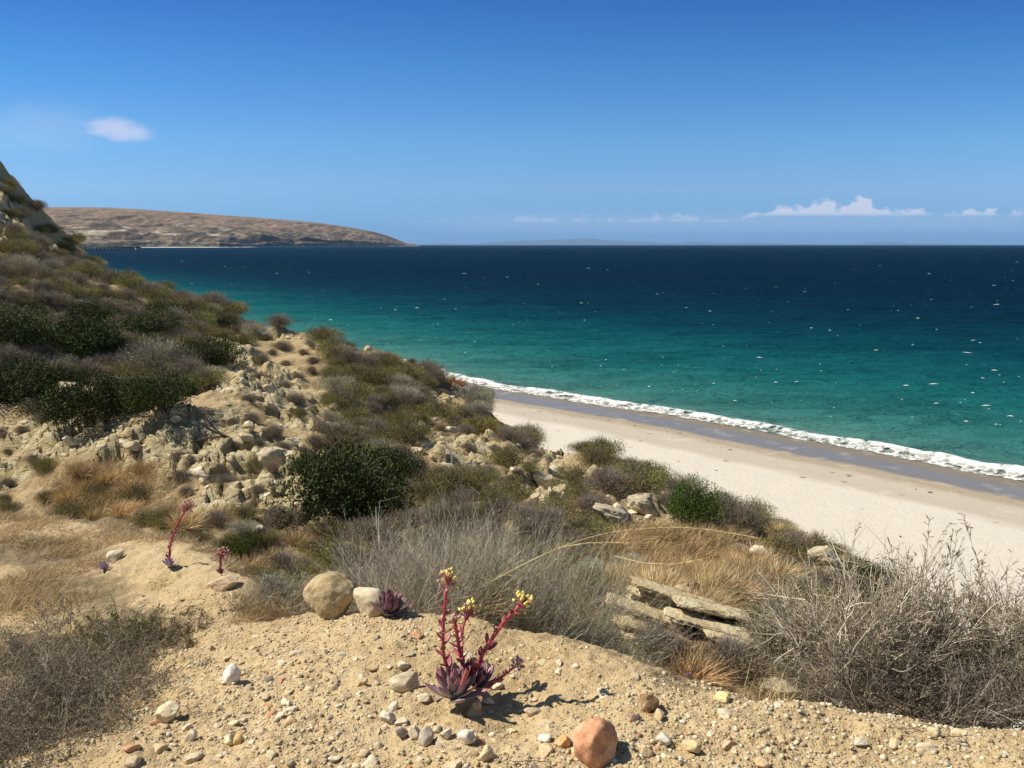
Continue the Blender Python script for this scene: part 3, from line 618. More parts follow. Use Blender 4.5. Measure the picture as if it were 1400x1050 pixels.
# ------------------------------------------------------------------ far headland, islands, pier
def headland():
    sil = np.array([(-400,262),(-150,272),(0,281),(45,283.5),(100,283),(150,283.5),(200,286.5),(260,290.5),(320,295),(380,299.5),(440,305),(480,311),(510,316.5),(530,322),(545,328),(556,332.5),(575,334.4)])
    shl = np.array([(-400,342),(0,339.6),(60,339.4),(130,339.0),(200,338.7),(300,338.4),(400,337.6),(500,336.9),(575,336.4)])
    pxs = np.linspace(-380, 572, 700); k = 130
    ys_ = np.interp(pxs, sil[:, 0], sil[:, 1]); yb = np.interp(pxs, shl[:, 0], shl[:, 1])
    Yb = np.array([on_plane(x, y)[1] for x, y in zip(pxs, yb)])
    depth = np.interp(pxs, [-400, 300, 480, 575], [3500, 3000, 1500, 250])
    Yt = Yb + depth
    zt = np.array([unproj(x, y, Y)[2] for x, y, Y in zip(pxs, ys_, Yt)])
    t = np.concatenate([np.linspace(-0.02, 1, k), np.array([1.15, 1.4, 1.8])])
    T, PX = np.meshgrid(t, pxs, indexing='ij'); Y = Yb[None] + depth[None] * T; X = (PX - CX) / F * (Y * cp + (CAMZ) * sp_)
    # profile: cliff, terrace, slope; concave at the top
    cl = smooth(T, 0.0, 0.03) * 0.14 + smooth(T, 0.10, 0.16) * 0.10 + 0.76 * np.clip((T - 0.10) / 0.9, 0, 1) ** 0.9
    cl = np.where(T > 1, 1 - (T - 1) * 0.9, cl)
    Z = zt[None] * cl
    nz = fbm(X * 0.0022, Y * 0.0011, 5, 91); gul = -np.abs(fbm(X * 0.006, Y * 0.0012, 4, 95)) 
    fade = smooth(T, 0.0, 0.06) * (1 - smooth(T, 0.8, 1.0))
    Z = Z + fade * zt[None] * (0.05 * nz + 0.07 * gul) + smooth(T, 0, 0.02) * (1 - smooth(T, 0.9, 1)) * 5 * fbm(X * 0.02, Y * 0.01, 3, 99)
    Z = np.where(T <= 0.0, -3, Z)
    m, N, L, b = new_mat('headland_land', 0.95, 0.1); q = NB(N, L); P = q.pos(); t_ = q.attr('t')
    n = q.noise(q.scale(P, 0.0016, 0.0010, 0.004), 1.0, 6, 0.6); n2 = q.noise(q.scale(P, 0.010, 0.004, 0.02), 1.0, 6, 0.7)
    c = q.mix(q.step(n, 0.35, 0.65), (0.25, 0.175, 0.115), (0.20, 0.135, 0.09))
    c = q.mix(q.math('MULTIPLY', q.step(n2, 0.48, 0.62), 0.7), c, (0.115, 0.085, 0.06))
    low = q.math('SUBTRACT', 1.0, q.step(t_, 0.25, 0.6))
    c = q.mix(q.math('MULTIPLY', low, q.step(q.noise(q.scale(P, 0.0035, 0.002, 0.02), 1.0, 5, 0.65), 0.42, 0.58)), c, (0.085, 0.068, 0.05))
    n3 = q.noise(q.scale(P, 0.0060, 0.003, 0.014), 1.0, 5, 0.6)
    band = q.math('MULTIPLY', q.step(t_, 0.05, 0.12), q.math('SUBTRACT', 1.0, q.step(t_, 0.3, 0.55)))
    c = q.mix(q.math('MULTIPLY', q.math('MULTIPLY', band, q.attr('left')), q.step(n3, 0.54, 0.62)), c, (0.52, 0.43, 0.30))
    n4 = q.noise(q.scale(P, 0.016, 0.01, 0.05), 1.0, 5, 0.65)
    clf = q.math('SUBTRACT', 1.0, q.step(t_, 0.025, 0.05))
    c = q.mix(clf, c, q.mix(q.step(n4, 0.45, 0.6), (0.10, 0.085, 0.07), (0.30, 0.24, 0.16)))
    L.new(c, b.inputs['Base Color']); L.new(q.bump(q.noise(q.scale(P, 0.02, 0.008, 0.02), 1.0, 6, 0.7), 9.0, 1.0), b.inputs['Normal'])
    o = link('headland', make_mesh('headland', np.stack([X, Y, Z], -1).reshape(-1, 3), grid_faces(*X.shape), None, True,
        {'t': T.ravel(), 'left': (1 - smooth(PX, 150, 430) * 0.8).ravel()}), m); tag(o, kind='structure')
    # pale sand / surf line at the foot of the cliffs
    xs = np.linspace(120, 574, 300); yb2 = np.interp(xs, shl[:, 0], shl[:, 1])
    A_ = np.array([on_plane(x, y) for x, y in zip(xs, yb2)]); w = 22 * (0.25 + np.clip(fbm(xs * 0.05, xs * 0, 3, 5) + 0.4, 0, 2)) * np.interp(xs, [120, 200, 400, 574], [0.5, 1, 2.2, 3])
    V = np.stack([A_ - [0, 1, 0] * w[:, None] * 2, A_ + [0, 20, 0]], 1); V[:, 0, 2] = 0.6; V[:, 1, 2] = 4.5 
    mm, N, L, b = new_mat('far_sand', 0.9, 0.1); b.inputs['Base Color'].default_value = (0.6, 0.56, 0.5, 1)
    o = link('far_beach', make_mesh('far_beach', V.reshape(-1, 3), grid_faces(300, 2)), mm); tag(o, kind='structure')
headland()
def far_island():
    xs = np.linspace(560, 1500, 400); prof = np.interp(xs, [560, 640, 700, 780, 850, 960, 1100, 1250, 1380, 1500], [0, 2, 5, 8, 6, 2, 2, 3, 1, 0]) + 1.4 * fbm(xs * 0.02, xs * 0, 4, 44)
    D = 112000.0; T = np.linspace(0, 1.3, 24)
    PX, TT = np.meshgrid(xs, T); Y = D + TT * 6000; X = (PX - CX) / F * Y
    h = np.maximum(prof[None], 0) / F * (D + 6000) * np.where(TT <= 1, TT ** 0.8, 1 - (TT - 1)) * (1 + 0.3 * fbm(X * 0.0004, Y * 0.0005, 4, 47) * (TT * (1 - TT)).clip(0) * 3)
    m, N, L, b = new_mat('far_mountain_land', 0.95, 0.1); b.inputs['Base Color'].default_value = (0.05, 0.06, 0.055, 1)
    o = link('mountains', make_mesh('mountains', np.stack([X, Y, h - 5], -1).reshape(-1, 3), grid_faces(*X.shape), None, True), m); tag(o, kind='structure')
far_island()
def box(cx, cy, cz, lx, ly, lz):
    s = np.array([[-1,-1,-1],[1,-1,-1],[1,1,-1],[-1,1,-1],[-1,-1,1],[1,-1,1],[1,1,1],[-1,1,1]]) * 0.5 * [lx, ly, lz] + [cx, cy, cz]
    return s, np.array([[0,3,2,1],[4,5,6,7],[0,1,5,4],[1,2,6,5],[2,3,7,6],[3,0,4,7]])
def plain(name, col, rough=0.8):
    m, N, L, b = new_mat(name, rough, 0.2); q = NB(N, L); n = q.noise(q.obj(), 0.4, 4)
    L.new(q.mix(n, col, tuple(c * 0.7 for c in col)), b.inputs['Base Color']); return m
def boxes_obj(name, bl, mat, parent):
    V, Fq, off = [], [], 0
    for bb in bl: v, f = box(*bb); V.append(v); Fq.append(f + off); off += 8
    return link(name, make_mesh(name, np.concatenate(V), np.concatenate(Fq)), mat, parent)
def pier():
    Y = 3250.0; sc = Y / F; P = lambda px: (px - CX) * sc * 1.0
    mt = plain('weathered_timber', (0.035, 0.030, 0.028)); mw = plain('white_paint', (0.8, 0.8, 0.8), 0.4); md = plain('dark_hull', (0.03, 0.045, 0.06), 0.5)
    x0, x1 = P(97), P(198); r = thing('pier', 'long dark timber pier on piles below the far headland', 'pier', ((x0 + x1) / 2, Y, 0))
    Lh = (x1 - x0) / 2; dz = 12.5
    boxes_obj('deck', [(0, 0, dz, 2 * Lh, 9, 4.2)], mt, r)
    for i in range(20):
        x = -Lh + 10 + i * (2 * Lh - 20) / 19
        boxes_obj('pile', [(x, -3, dz / 2 - 3.2, 3.6, 3.6, dz + 2.0)], mt, r)
    boxes_obj('pier_head', [(Lh - 12, 0, dz - 1, 26, 16, 6), (Lh - 18, 2, 6, 12, 10, 14)], md, r)
    boxes_obj('railing', [(0, -4.3, dz + 2.6, 2 * Lh, 0.5, 0.5)] + [(-Lh + 6 + j * 12, -4.3, dz + 1.8, 0.5, 0.5, 1.8) for j in range(30)], mt, r)
    def boat(px, py, ln, label):
        p = on_plane(px, py); t = thing('boat', label, 'boat', p, 0.2, 'boats moored by the far pier')
        n = 15; s = np.linspace(0, 1, n); hw = 0.5 * 0.28 * ln * np.sin(np.clip(s * 1.15, 0, 1) * math.pi * 0.5 + 0.0) * np.where(s > 0.0, np.sqrt(np.clip(s * 3 + 0.02, 0, 1)), 0)
        V = []
        for i in range(n):
            x = (0.5 - s[i]) * ln; top = ln * (0.14 + 0.06 * (1 - s[i]))
            V += [(x, -hw[i], top), (x, -hw[i] * 0.7, -0.3), (x, hw[i] * 0.7, -0.3), (x, hw[i], top)]
        fc = np.concatenate([grid_faces(n, 4), [[4 * i, 4 * i + 3, 4 * i + 7, 4 * i + 4] for i in range(n - 1)], [[4*(n-1), 4*(n-1)+1, 4*(n-1)+2, 4*(n-1)+3]]])
        link('hull', make_mesh('hull', V, fc), mw, t)
        boxes_obj('cabin', [(0, 0, ln * 0.24, ln * 0.36, ln * 0.17, ln * 0.18), (ln * 0.03, 0, ln * 0.36, ln * 0.2, ln * 0.13, ln * 0.07)], mw, t)
        boxes_obj('mast', [(-ln * 0.1, 0, ln * 0.5, 0.5, 0.5, ln * 0.4)], md, t)
    boat(186, 342.6, 21, 'white boat lying at the seaward end of the far pier')
    boat(113, 342.8, 10, 'tiny white boat near the landward end of the far pier')
pier()

# ------------------------------------------------------------------ shrubs of the hillside
def stem_set(rng, n, h, r, fine=160):
    a = rng.random(n) * 2 * math.pi; tilt = rng.random(n) * 1.0
    d = np.stack([np.cos(a) * np.sin(tilt), np.sin(a) * np.sin(tilt), np.cos(tilt)], -1)
    st = np.stack([rng.normal(size=n) * 0.08, rng.normal(size=n) * 0.08, np.full(n, -0.12)], -1)
    main = grow(st, d, 0.75 * h + 0.35 * r * rng.random(n), 6, 0.16, 0.06, rng)
    p, dd = sprout(main, fine, 0.5, 0.35, rng); tw = grow(p, dd, 0.25 + 0.2 * rng.random(fine), 4, 0.2, 0.05, rng)
    return main, tw
def dome_pts(rng, n, flat, lumps, inner=0.35):
    """points in an uneven dome of unit radius built of overlapping lumps"""
    k = lumps; a = rng.random(k) * 2 * math.pi; rr = np.sqrt(rng.random(k)) * 0.72
    c = np.stack([np.cos(a) * rr, np.sin(a) * rr, flat * (0.30 + 0.45 * rng.random(k)) * (1 - rr * 0.4)], -1); R = 0.22 + 0.24 * rng.random(k)
    i = rng.choice(k, n, p=R ** 2 / (R ** 2).sum()); d = norm(rng.normal(size=(n, 3))); rad = R[i] * (1 - inner * rng.random(n) ** 1.6)
    p = c[i] + d * rad[:, None] * [1, 1, 0.85]; dd = norm(d * [1, 1, 1] + [0, 0, 0.5])
    ok = p[:, 2] > -0.05
    return p[ok], dd[ok], i[ok]
PROTO = {}
def proto(kind, n=4):
    out = []
    for v in range(n):
        rng = np.random.default_rng(abs(hash_(kind)) % 9999 + v)
        if kind == 'dark':
            p, d, ci = dome_pts(rng, 10000, 0.80, 30, 0.5); tone = 0.8 + 0.4 * rng.random(30)
            L = leaves(p, d + 0.8 * rng.normal(size=p.shape), 0.036 + 0.022 * rng.random(len(p)), 0.024, np.array([1, 1, 1]) * tone[ci][:, None], 0.3, rng); stems = stem_set(rng, 26, 0.8, 0.7, 150)
        elif kind == 'olive':
            p, d, ci = dome_pts(rng, 6500, 0.66, 34, 0.6); tone = 0.75 + 0.5 * rng.random(34)
            L = leaves(p, d + 0.6 * rng.normal(size=p.shape), 0.055 + 0.03 * rng.random(len(p)), 0.016, np.array([1, 1, 1]) * tone[ci][:, None], 0.35, rng); stems = stem_set(rng, 40, 0.66, 0.8, 350)
        elif kind == 'grey':
            p, d, ci = dome_pts(rng, 4800, 0.62, 30, 0.75); tone = 0.75 + 0.5 * rng.random(30)
            L = leaves(p, d + 0.5 * rng.normal(size=p.shape), 0.07 + 0.04 * rng.random(len(p)), 0.011, np.array([1, 1, 1]) * tone[ci][:, None], 0.35, rng); stems = stem_set(rng, 60, 0.6, 0.85, 700)
        elif kind == 'pale':
            p, d, ci = dome_pts(rng, 4200, 0.7, 22, 0.6); tone = 0.8 + 0.4 * rng.random(22)
            L = leaves(p, norm(p + [0, 0, 0.3]) + 0.35 * rng.normal(size=p.shape), 0.09 + 0.05 * rng.random(len(p)), 0.012, np.array([1, 1, 1]) * tone[ci][:, None], 0.3, rng); stems = stem_set(rng, 50, 0.65, 0.8, 400)
        else:  # tussock of dry grass
            m = 900; a = rng.random(m) * 2 * math.pi; r = np.sqrt(rng.random(m)) * 0.4; st = np.stack([np.cos(a) * r, np.sin(a) * r, 0 * a - 0.05], -1)
            dr = norm(np.stack([np.cos(a) * r * 1.3 + 0.35, np.sin(a) * r * 1.3, 0.75 + 0 * a], -1) + 0.25 * rng.normal(size=(m, 3)))
            L = ribbons(grow(st, dr, 0.5 + 0.5 * rng.random(m), 5, 0.08, -0.12, rng), 0.022, (1, 1, 1), 0.35, rng); stems = (st[:6, None] + np.zeros((6, 2, 3)) + np.linspace(0, 0.15, 2)[None, :, None] * dr[:6, None], None)
        fol = make_mesh(kind + '_foliage', L[0], L[1], L[2])
        main, tw = stems; parts = [tubes(main, 0.016, 0.005, 3, (1, 1, 1), 0.2, rng)]
        if tw is not None: parts.append(tubes(tw, 0.006, 0.003, 3, (1.2, 1.15, 1.1), 0.25, rng))
        V, Fs, C = merge(parts); out.append((fol, make_mesh(kind + '_stems', V, Fs, C)))
    return out
def hash_(s): return sum((i + 3) * ord(c) for i, c in enumerate(s))
for k_ in ('dark', 'olive', 'grey', 'pale', 'tuft'): PROTO[k_] = proto(k_, 5 if k_ != 'tuft' else 4)
FCOL = {'dark': (0.045, 0.060, 0.014), 'olive': (0.21, 0.185, 0.058), 'grey': (0.20, 0.155, 0.092), 'pale': (0.35, 0.33, 0.225), 'tuft': (0.50, 0.36, 0.18)}
SCOL = {'dark': (0.10, 0.08, 0.06), 'olive': (0.15, 0.12, 0.09), 'grey': (0.23, 0.20, 0.17), 'pale': (0.27, 0.23, 0.19), 'tuft': (0.3, 0.2, 0.1)}
KNAME = {'dark': 'evergreen_shrub', 'olive': 'sage_shrub', 'grey': 'twiggy_shrub', 'pale': 'sagebrush', 'tuft': 'grass_tussock'}
KWORD = {'dark': 'dark green leafy shrub', 'olive': 'olive green low shrub', 'grey': 'grey-brown twiggy shrub', 'pale': 'pale grey-green sagebrush', 'tuft': 'dry golden-brown grass tussock'}
placed = []          # (x, y, r)
SHR = np.random.default_rng(101)
def shrub(kind, pos, r, h=None, label=None, group=None, tint=None, sink=0.05):
    fo_, st_ = PROTO[kind][SHR.integers(len(PROTO[kind]))]
    t = thing(KNAME[kind], label, 'shrub' if kind != 'tuft' else 'grass tussock', (pos[0], pos[1], pos[2] - sink * r), SHR.random() * 6.28 if kind != 'tuft' else SHR.normal() * 0.5, group)
    h = h or 1.0; t.scale = (r * (0.9 + 0.25 * SHR.random()), r * (0.9 + 0.25 * SHR.random()), r * h)
    k = 0.8 + 0.45 * SHR.random(); c = np.array(FCOL[kind]) * k * (1 + 0.035 * SHR.normal(size=3)) * (1 if tint is None else np.array(tint))
    link('foliage', fo_, M_WAX if kind == 'dark' else M_FOL, t, tuple(np.clip(c, 0.005, 0.8)))
    s = link('stems', st_, M_WOOD, t, SCOL[kind]); placed.append((pos[0], pos[1], r)); return t
# hand-placed shrubs: px, py of the foot, width in px, height factor, kind, label
HAND = [
 (470,706,180,1.45,'dark','broad dark green shrub between the pale rock slope and the grey dry brush'),
 (540,655,100,1.15,'dark','dark green shrub touching the upper right of the broadest dark shrub'),
 (950,716,88,1.75,'dark','glossy dark green bush on the bluff edge against pale beach sand'),
 (425,640,60,0.9,'dark','small dark green shrub at the upper left of the broadest dark shrub'),
 (40,548,130,1.1,'dark','dark green shrub at the left picture edge above pale rocks'),
 (135,566,130,1.15,'dark','dark green shrub hanging lowest over the pale rocks at left'),
 (225,560,110,1.2,'dark','dark green shrub beside the bare sandy slope, above white rocks'),
 (285,500,90,1.1,'dark','dark green shrub left of the tip of the bare sandy slope'),
 (30,470,120,1.0,'dark','upper dark green shrub at the left edge of the hillside'),
 (120,478,110,1.0,'dark','dark green shrub in the middle of the dark thicket at left'),
 (205,455,90,0.9,'dark','dark green shrub at the top of the thicket below the skyline'),
 (330,752,60,1.0,'dark','yellow-green low bush behind the pink flat stone'),
 (215,505,95,1.15,'pale','pale grey rounded bush in the middle of the dark green thicket'),
 (375,595,42,1.0,'grey','small grey-brown shrub on the sandy slope above the rock face'),
 (366,560,34,0.7,'grey','reddish grey cushion shrub on the bare sandy slope'),
 (340,548,30,0.9,'grey','small dark twiggy shrub high on the bare sandy slope'),
 (440,590,40,1.1,'grey','twiggy shrub on the right side of the sandy slope'),
 (350,640,40,1.0,'olive','small olive shrub growing among the sandstone blocks'),
 (278,605,34,0.9,'grey','small grey shrub under the fallen dead branch'),
 (655,590,60,1.15,'olive','rounded yellow-green shrub on the crest beside white chalky soil'),
 (700,600,46,1.1,'olive','yellow-green shrub on the crest at the corner of the beach'),
 (620,527,40,0.7,'tuft','reddish-brown low plant on the crest at the end of the surf line'),
]
for px, py, w, h, k, lab in HAND:
    P_ = hit1(px, py, 4.5)
    if np.isnan(P_[0]): continue
    t_ = (1.9, 2.1, 1.5) if 'glossy dark' in lab else (1.6, 1.55, 1.0) if 'yellow-green' in lab else ((0.8, 0.42, 0.35) if 'reddish-brown' in lab else None)
    shrub(k, P_, w / 2 / F * P_[1] * 1.08, h, lab, 'named shrubs of the hillside' if False else None, t_)
LM = [(h[0], h[1] - h[2] * 0.3, n_) for h, n_ in zip(HAND, ['the broad dark green shrub','the dark shrub pair in mid slope','the glossy dark bush','the broad dark green shrub','the leftmost dark shrub','the lowest dark thicket shrub','the dark shrub above white rocks','the tip of the sandy slope','the upper left dark shrub','the middle of the dark thicket','the top of the dark thicket','the pink flat stone','the pale grey rounded bush','the bare sandy slope','the bare sandy slope','the bare sandy slope','the bare sandy slope','the sandstone blocks','the fallen dead branch','the rounded yellow-green crest shrub','the yellow-green corner shrub','the end of the surf line'])]
LM += [(640, 600, 'the yellow sandy scar'), (735, 650, 'the orange eroded scar'), (850, 700, 'the sandstone slab by the bluff edge'), (940, 780, 'the orange-brown grass hollow'), (940, 850, 'the layered sandstone ledge'), (1015, 765, 'the cracked pale boulder'), (1130, 765, 'the white-topped lower rock'),
       (1165, 770, 'the lower end of the bluff'), (110, 550, 'the big pale block'), (150, 680, 'the brown grass patch'), (15, 300, 'the skyline cliff'), (75, 350, 'the pale sandy gully'), (240, 412, 'the chalky skyline patch'), (385, 458, 'the white chalk on the crest'), (500, 478, 'the chalky crest in the middle'), (610, 545, 'the white soil near the surf'),
       (60, 640, 'the left rock slope'), (30, 400, 'the upper left edge'), (600, 660, 'the top of the grey dry brush'), (800, 780, 'the dry brush right of the flowers'), (830, 630, 'the bluff edge above the sand'), (1050, 720, 'the bluff edge below the glossy bush'), (320, 700, 'the gully behind the knoll')]
LMA = np.array([(a, b) for a, b, c in LM])
USED = {}
def between(base, px, py, A, names, used):
    v = A - [px, py]; d = np.hypot(v[:, 0], v[:, 1]) + 1e-3; u = v / d[:, None]; o_ = np.argsort(d)[:16]
    cand = sorted(((d[i] + d[j], i, j) for a, i in enumerate(o_) for j in o_[a + 1:] if (u[i] * u[j]).sum() < -0.55))
    for _, i, j in cand:
        lab = f'{base} between {names[i]} and {names[j]}'
        if len(lab.split()) <= 16 and lab not in used and names[i] != names[j]: return lab
    return None
def near_label(base, px, py, small=14):
    d = np.hypot(LMA[:, 0] - px, (LMA[:, 1] - py) * 1.3); o_ = np.argsort(d)
    best = None
    for j in o_[:5]:
        dx, dy = px - LMA[j, 0], py - LMA[j, 1]
        if d[j] < small: w = 'at'
        elif abs(dy) > abs(dx) * 1.2: w = ('below' if dy > 0 else 'above')
        elif abs(dx) > abs(dy) * 1.2: w = ('right of' if dx > 0 else 'left of')
        else: w = ('below and right of' if dx > 0 else 'below and left of') if dy > 0 else ('above and right of' if dx > 0 else 'above and left of')
        lab = f'{base} {"just " if small <= d[j] < 42 else ("well " if d[j] > 85 else "")}{w} {LM[j][2]}'
        if len(lab.split()) > 16: continue
        if best is None: best = lab
        if lab not in USED: best = lab; break
    if best in USED: best = between(base, px, py, LMA, [l[2] for l in LM], USED) or best
    USED[best] = USED.get(best, 0) + 1; return best
def region(px, py):
    """(chance, kind weights dark/olive/grey/pale/tuft, where words)"""
    if py < 330 + max(0, (px - 60)) * 0.5 and px < 100: return 0.75, (0.05, 0.3, 0.6, 0.05, 0), 'on the steep dark slope at the far left skyline'
    if px < 310 and 395 < py < 575 and py < 575 - max(0, px - 230) * 0.9 and py > 425 - (100 - px) * 0.1: return 1.0, (0.30, 0.28, 0.37, 0.05, 0), 'in the dense dark thicket on the left hillside'
    if px < 330 and py <= 450: return 1.0, (0.0, 0.44, 0.48, 0.08, 0), 'on the upper left hillside below the skyline'
    if 290 < px < 450 and 470 < py < 570: return 0.24, (0, 0.15, 0.8, 0.05, 0), 'on the bare sandy patch of the slope'
    if px < 460 and 550 < py < 700: 
        if 90 < px < 210 and py > 640: return 1.0, (0, 0.06, 0.14, 0.05, 0.75), 'in the brown grass patch under the pale rocks'
        return 0.34, (0.0, 0.28, 0.58, 0.07, 0.07), 'among the pale broken sandstone blocks at left'
    if px < 460 and py >= 690: return 0.75, (0.03, 0.25, 0.30, 0.12, 0.30), 'in the gully behind the near gravel rim'
    if (480 < px < 600 and 468 < py < 500) or (360 < px < 410 and 450 < py < 470) or (590 < px < 645 and 530 < py < 562): return 0.3, (0, 0.5, 0.4, 0.1, 0), 'on the chalky white crest patch'
    if py < 560 and px < 700: return 0.9, (0.0, 0.58, 0.37, 0.05, 0), 'on the scrubby bluff crest above the sea'
    if 560 < px < 690 and 570 < py < 650: return 0.22, (0, 0.3, 0.7, 0, 0), 'on the yellow sandy scar in mid slope'
    if 695 < px < 790 and 610 < py < 700: return 0.28, (0, 0.35, 0.6, 0.05, 0), 'on the orange eroded scar near the beach'
    if 815 < px < 905 and 670 < py < 725: return 0.25, (0, 0.35, 0.6, 0.05, 0), 'among the sandstone ledges near the bluff edge'
    if 835 < px < 1070 and 725 < py < 838: return 1.0, (0.0, 0.04, 0.12, 0.02, 0.82), 'in the orange-brown grass hollow above the ledges'
    if 830 < px < 1050 and 805 < py < 892: return 0.10, (0, 0.3, 0.7, 0, 0), 'on the layered sandstone ledges'
    if py > 850: return 0.95, (0, 0.2, 0.45, 0.1, 0.25), 'in the hollow below the layered ledges'
    if px > 1000: return 0.95, (0.03, 0.42, 0.5, 0.05, 0.0), 'on the lower bluff edge beside the beach'
    return 0.9, (0.0, 0.46, 0.46, 0.08, 0.0), 'on the scrub slope right of the pale rocks'
def scatter():
    rng = np.random.default_rng(55); n = 12000
    px = rng.random(n) * 1260 - 60; py = 240 + rng.random(n) * 690
    Q = hit(px, py, 5.2); kinds = ['dark', 'olive', 'grey', 'pale', 'tuft']; cnt = 0; KC = {}
    for i in range(n):
        p = Q[i]
        if np.isnan(p[0]) or p[1] < 5.4 or p[2] < 12: continue
        ch, w, where = region(px[i], py[i])
        if rng.random() > max(ch, 0.5): continue
        k = kinds[rng.choice(5, p=np.array(w) / sum(w))]
        if KC.get(k, 0) >= 296: continue
        s = (0.27 + 0.34 * rng.random()) * (0.55 + p[1] / 32) if p[1] < 45 else (0.8 + 0.5 * rng.random())
        if ch < 0.6: s *= 0.6
        if k == 'tuft': s = (0.34 + 0.2 * rng.random()) * (0.6 + p[1] / 40)
        if k == 'dark': s *= 1.3
        pl = np.array(placed)
        if (np.hypot(pl[:, 0] - p[0], pl[:, 1] - p[1]) < ((0.42 if p[1] > 24 else 0.47) if ch > 0.8 else 0.46 / ch ** 0.75) * (pl[:, 2] + s)).any(): continue
        if p[2] > 19.0 and p[1] < 8: continue
        size = ' '
        shrub(k, p, s, (0.85 + 0.35 * rng.random()) if k != 'tuft' else 0.8, near_label(('small ' if s < 0.36 * (0.55 + p[1] / 32) else ('large ' if s > 0.56 * (0.55 + p[1] / 32) else '')) + ('tall ' if SHR.random() < 0 else '') + KWORD[k], px[i], py[i]), (KWORD[k] + 's').replace('brushs', 'brushes') + ' on the bluff slope', sink=0.03); cnt += 1
        KC[k] = KC.get(k, 0) + 1
    print('scattered shrubs', cnt)
scatter()

# ------------------------------------------------------------------ rocks
def ico(sub):
    import bmesh
    bm = bmesh.new(); bmesh.ops.create_icosphere(bm, subdivisions=sub, radius=1.0)
    v = np.array([x.co[:] for x in bm.verts]); f = np.array([[x.index for x in q.verts] for q in bm.faces]); bm.free(); return v, f
ICO = {s: ico(s) for s in (1, 3, 4, 5)}
def n3(p, s, seed):
    return (vnoise(p[:, 0] * s + 3, p[:, 1] * s + p[:, 2] * s * 0.7, seed) + vnoise(p[:, 1] * s - p[:, 2] * s, p[:, 0] * s * 0.6 + p[:, 2] * s + 9, seed + 1))
def rock_v(seed, sub=3, planes=9, noise=0.06, soft=0.12, hlo=0.60):
    rng = np.random.default_rng(seed); v, f = ICO[sub]
    nrm_ = norm(rng.normal(size=(planes, 3))); h = hlo + 0.35 * rng.random(planes)
    d = v @ nrm_.T; r = np.where(d > 0.05, h[None] / np.maximum(d, 0.05), 9)
    r = np.concatenate([r, np.full((len(v), 1), 1.0)], 1)
    rs = -soft * np.log(np.exp(-r / soft).sum(1)) if soft > 0 else r.min(1)
    rs = rs * (1 + noise * n3(v, 2.3, seed) + noise * 0.5 * n3(v, 6.1, seed + 5) + noise * 0.25 * n3(v, 15, seed + 9))
    v = v * rs[:, None]; lo, hi = v.min(0), v.max(0); return (v - (lo + hi) / 2) / ((hi - lo) / 2), f
PEB = [make_mesh('pebble', *rock_v(500 + i, 4, 8 + i % 5, 0.08, 0.03 if i % 3 else 0.07, 0.5), None, True) for i in range(14)]
ANG = [make_mesh('rock', *rock_v(700 + i, 4, 10, 0.12, 0.02, 0.48), None, True) for i in range(8)]
BLK = [make_mesh('sandstone_block', *rock_v(740 + i, 4, 10, 0.18, 0.012, 0.42)) for i in range(10)]
def stone(name, label, cat, px, py, w, hgt, mesh, color, depth=None, rz=None, sink=0.25, group=None, tilt=0.0, ymin=1.3):
    P_ = hit1(px, py, ymin); s = w / F * P_[1] / 2; hh = hgt / F * P_[1] / 2; dp = (depth or (s + hh) / 2 / F * F) if depth is None else depth / F * P_[1] / 2
    o = link(name, mesh, M_BLOCK if ymin > 2 and name == 'rock' else (M_BOUL if name == 'boulder' else M_ROCK), None, color); o.scale = (s * 1.1, dp * 1.1, hh * 1.12); o.location = (P_[0], P_[1] + dp * 0.4, P_[2] + hh * (1 - sink * 2) ); o.rotation_euler = (0, tilt, rz if rz is not None else 0)
    tag(o, label, cat, group); return o
def rmesh(seed, **k):
    k.setdefault('hlo', 0.48); k['soft'] = k.get('soft', 0.05) * 0.6; k['noise'] = k.get('noise', 0.05) * 1.5; k['planes'] = k.get('planes', 8) + 3
    return make_mesh('stone', *rock_v(seed, 5, **k), None, True)
stone('boulder', 'largest tan boulder on the rim left of the rosettes', 'rock', 450, 845, 72, 68, rmesh(11, planes=9, noise=0.07, soft=0.10, hlo=0.66), (0.46, 0.36, 0.19), sink=0.12)
stone('stone', 'smooth pale buff rock behind the spiky rosette, beside the boulder', 'rock', 508, 842, 56, 46, rmesh(12, planes=7, noise=0.04, soft=0.14, hlo=0.62), (0.66, 0.57, 0.40), sink=0.15, tilt=0.25)
stone('stone', 'big orange-red rock at the bottom edge of the gravel', 'rock', 815, 1040, 62, 66, rmesh(13, planes=8, noise=0.05, soft=0.10, hlo=0.6), (0.60, 0.29, 0.15), sink=0.15)
stone('stone', 'dark brown angular rock right of the main red-stalked succulent', 'rock', 888, 972, 29, 30, rmesh(14, planes=6, noise=0.06, soft=0.03), (0.24, 0.14, 0.055), sink=0.15)
stone('stone', 'bright white egg-shaped stone alone on bare sand at left', 'rock', 317, 934, 24, 32, rmesh(15, planes=7, noise=0.04, soft=0.10, hlo=0.6), (0.82, 0.78, 0.72), sink=0.12, tilt=0.3)
stone('stone', 'oblong grey-tan stone lying left of the main succulent', 'rock', 552, 942, 40, 24, rmesh(16, planes=8, noise=0.04, soft=0.05), (0.55, 0.48, 0.33), sink=0.2, tilt=-0.1)
stone('stone', 'flat pinkish slab in the dry grass behind the rim', 'rock', 302, 806, 44, 20, rmesh(17, planes=8, noise=0.05, soft=0.06), (0.62, 0.46, 0.30), sink=0.15)
stone('stone', 'cream rounded stone beside the lilac rosette in dry grass', 'rock', 156, 766, 20, 15, rmesh(18, planes=7, noise=0.05, soft=0.06), (0.72, 0.66, 0.5), sink=0.15)
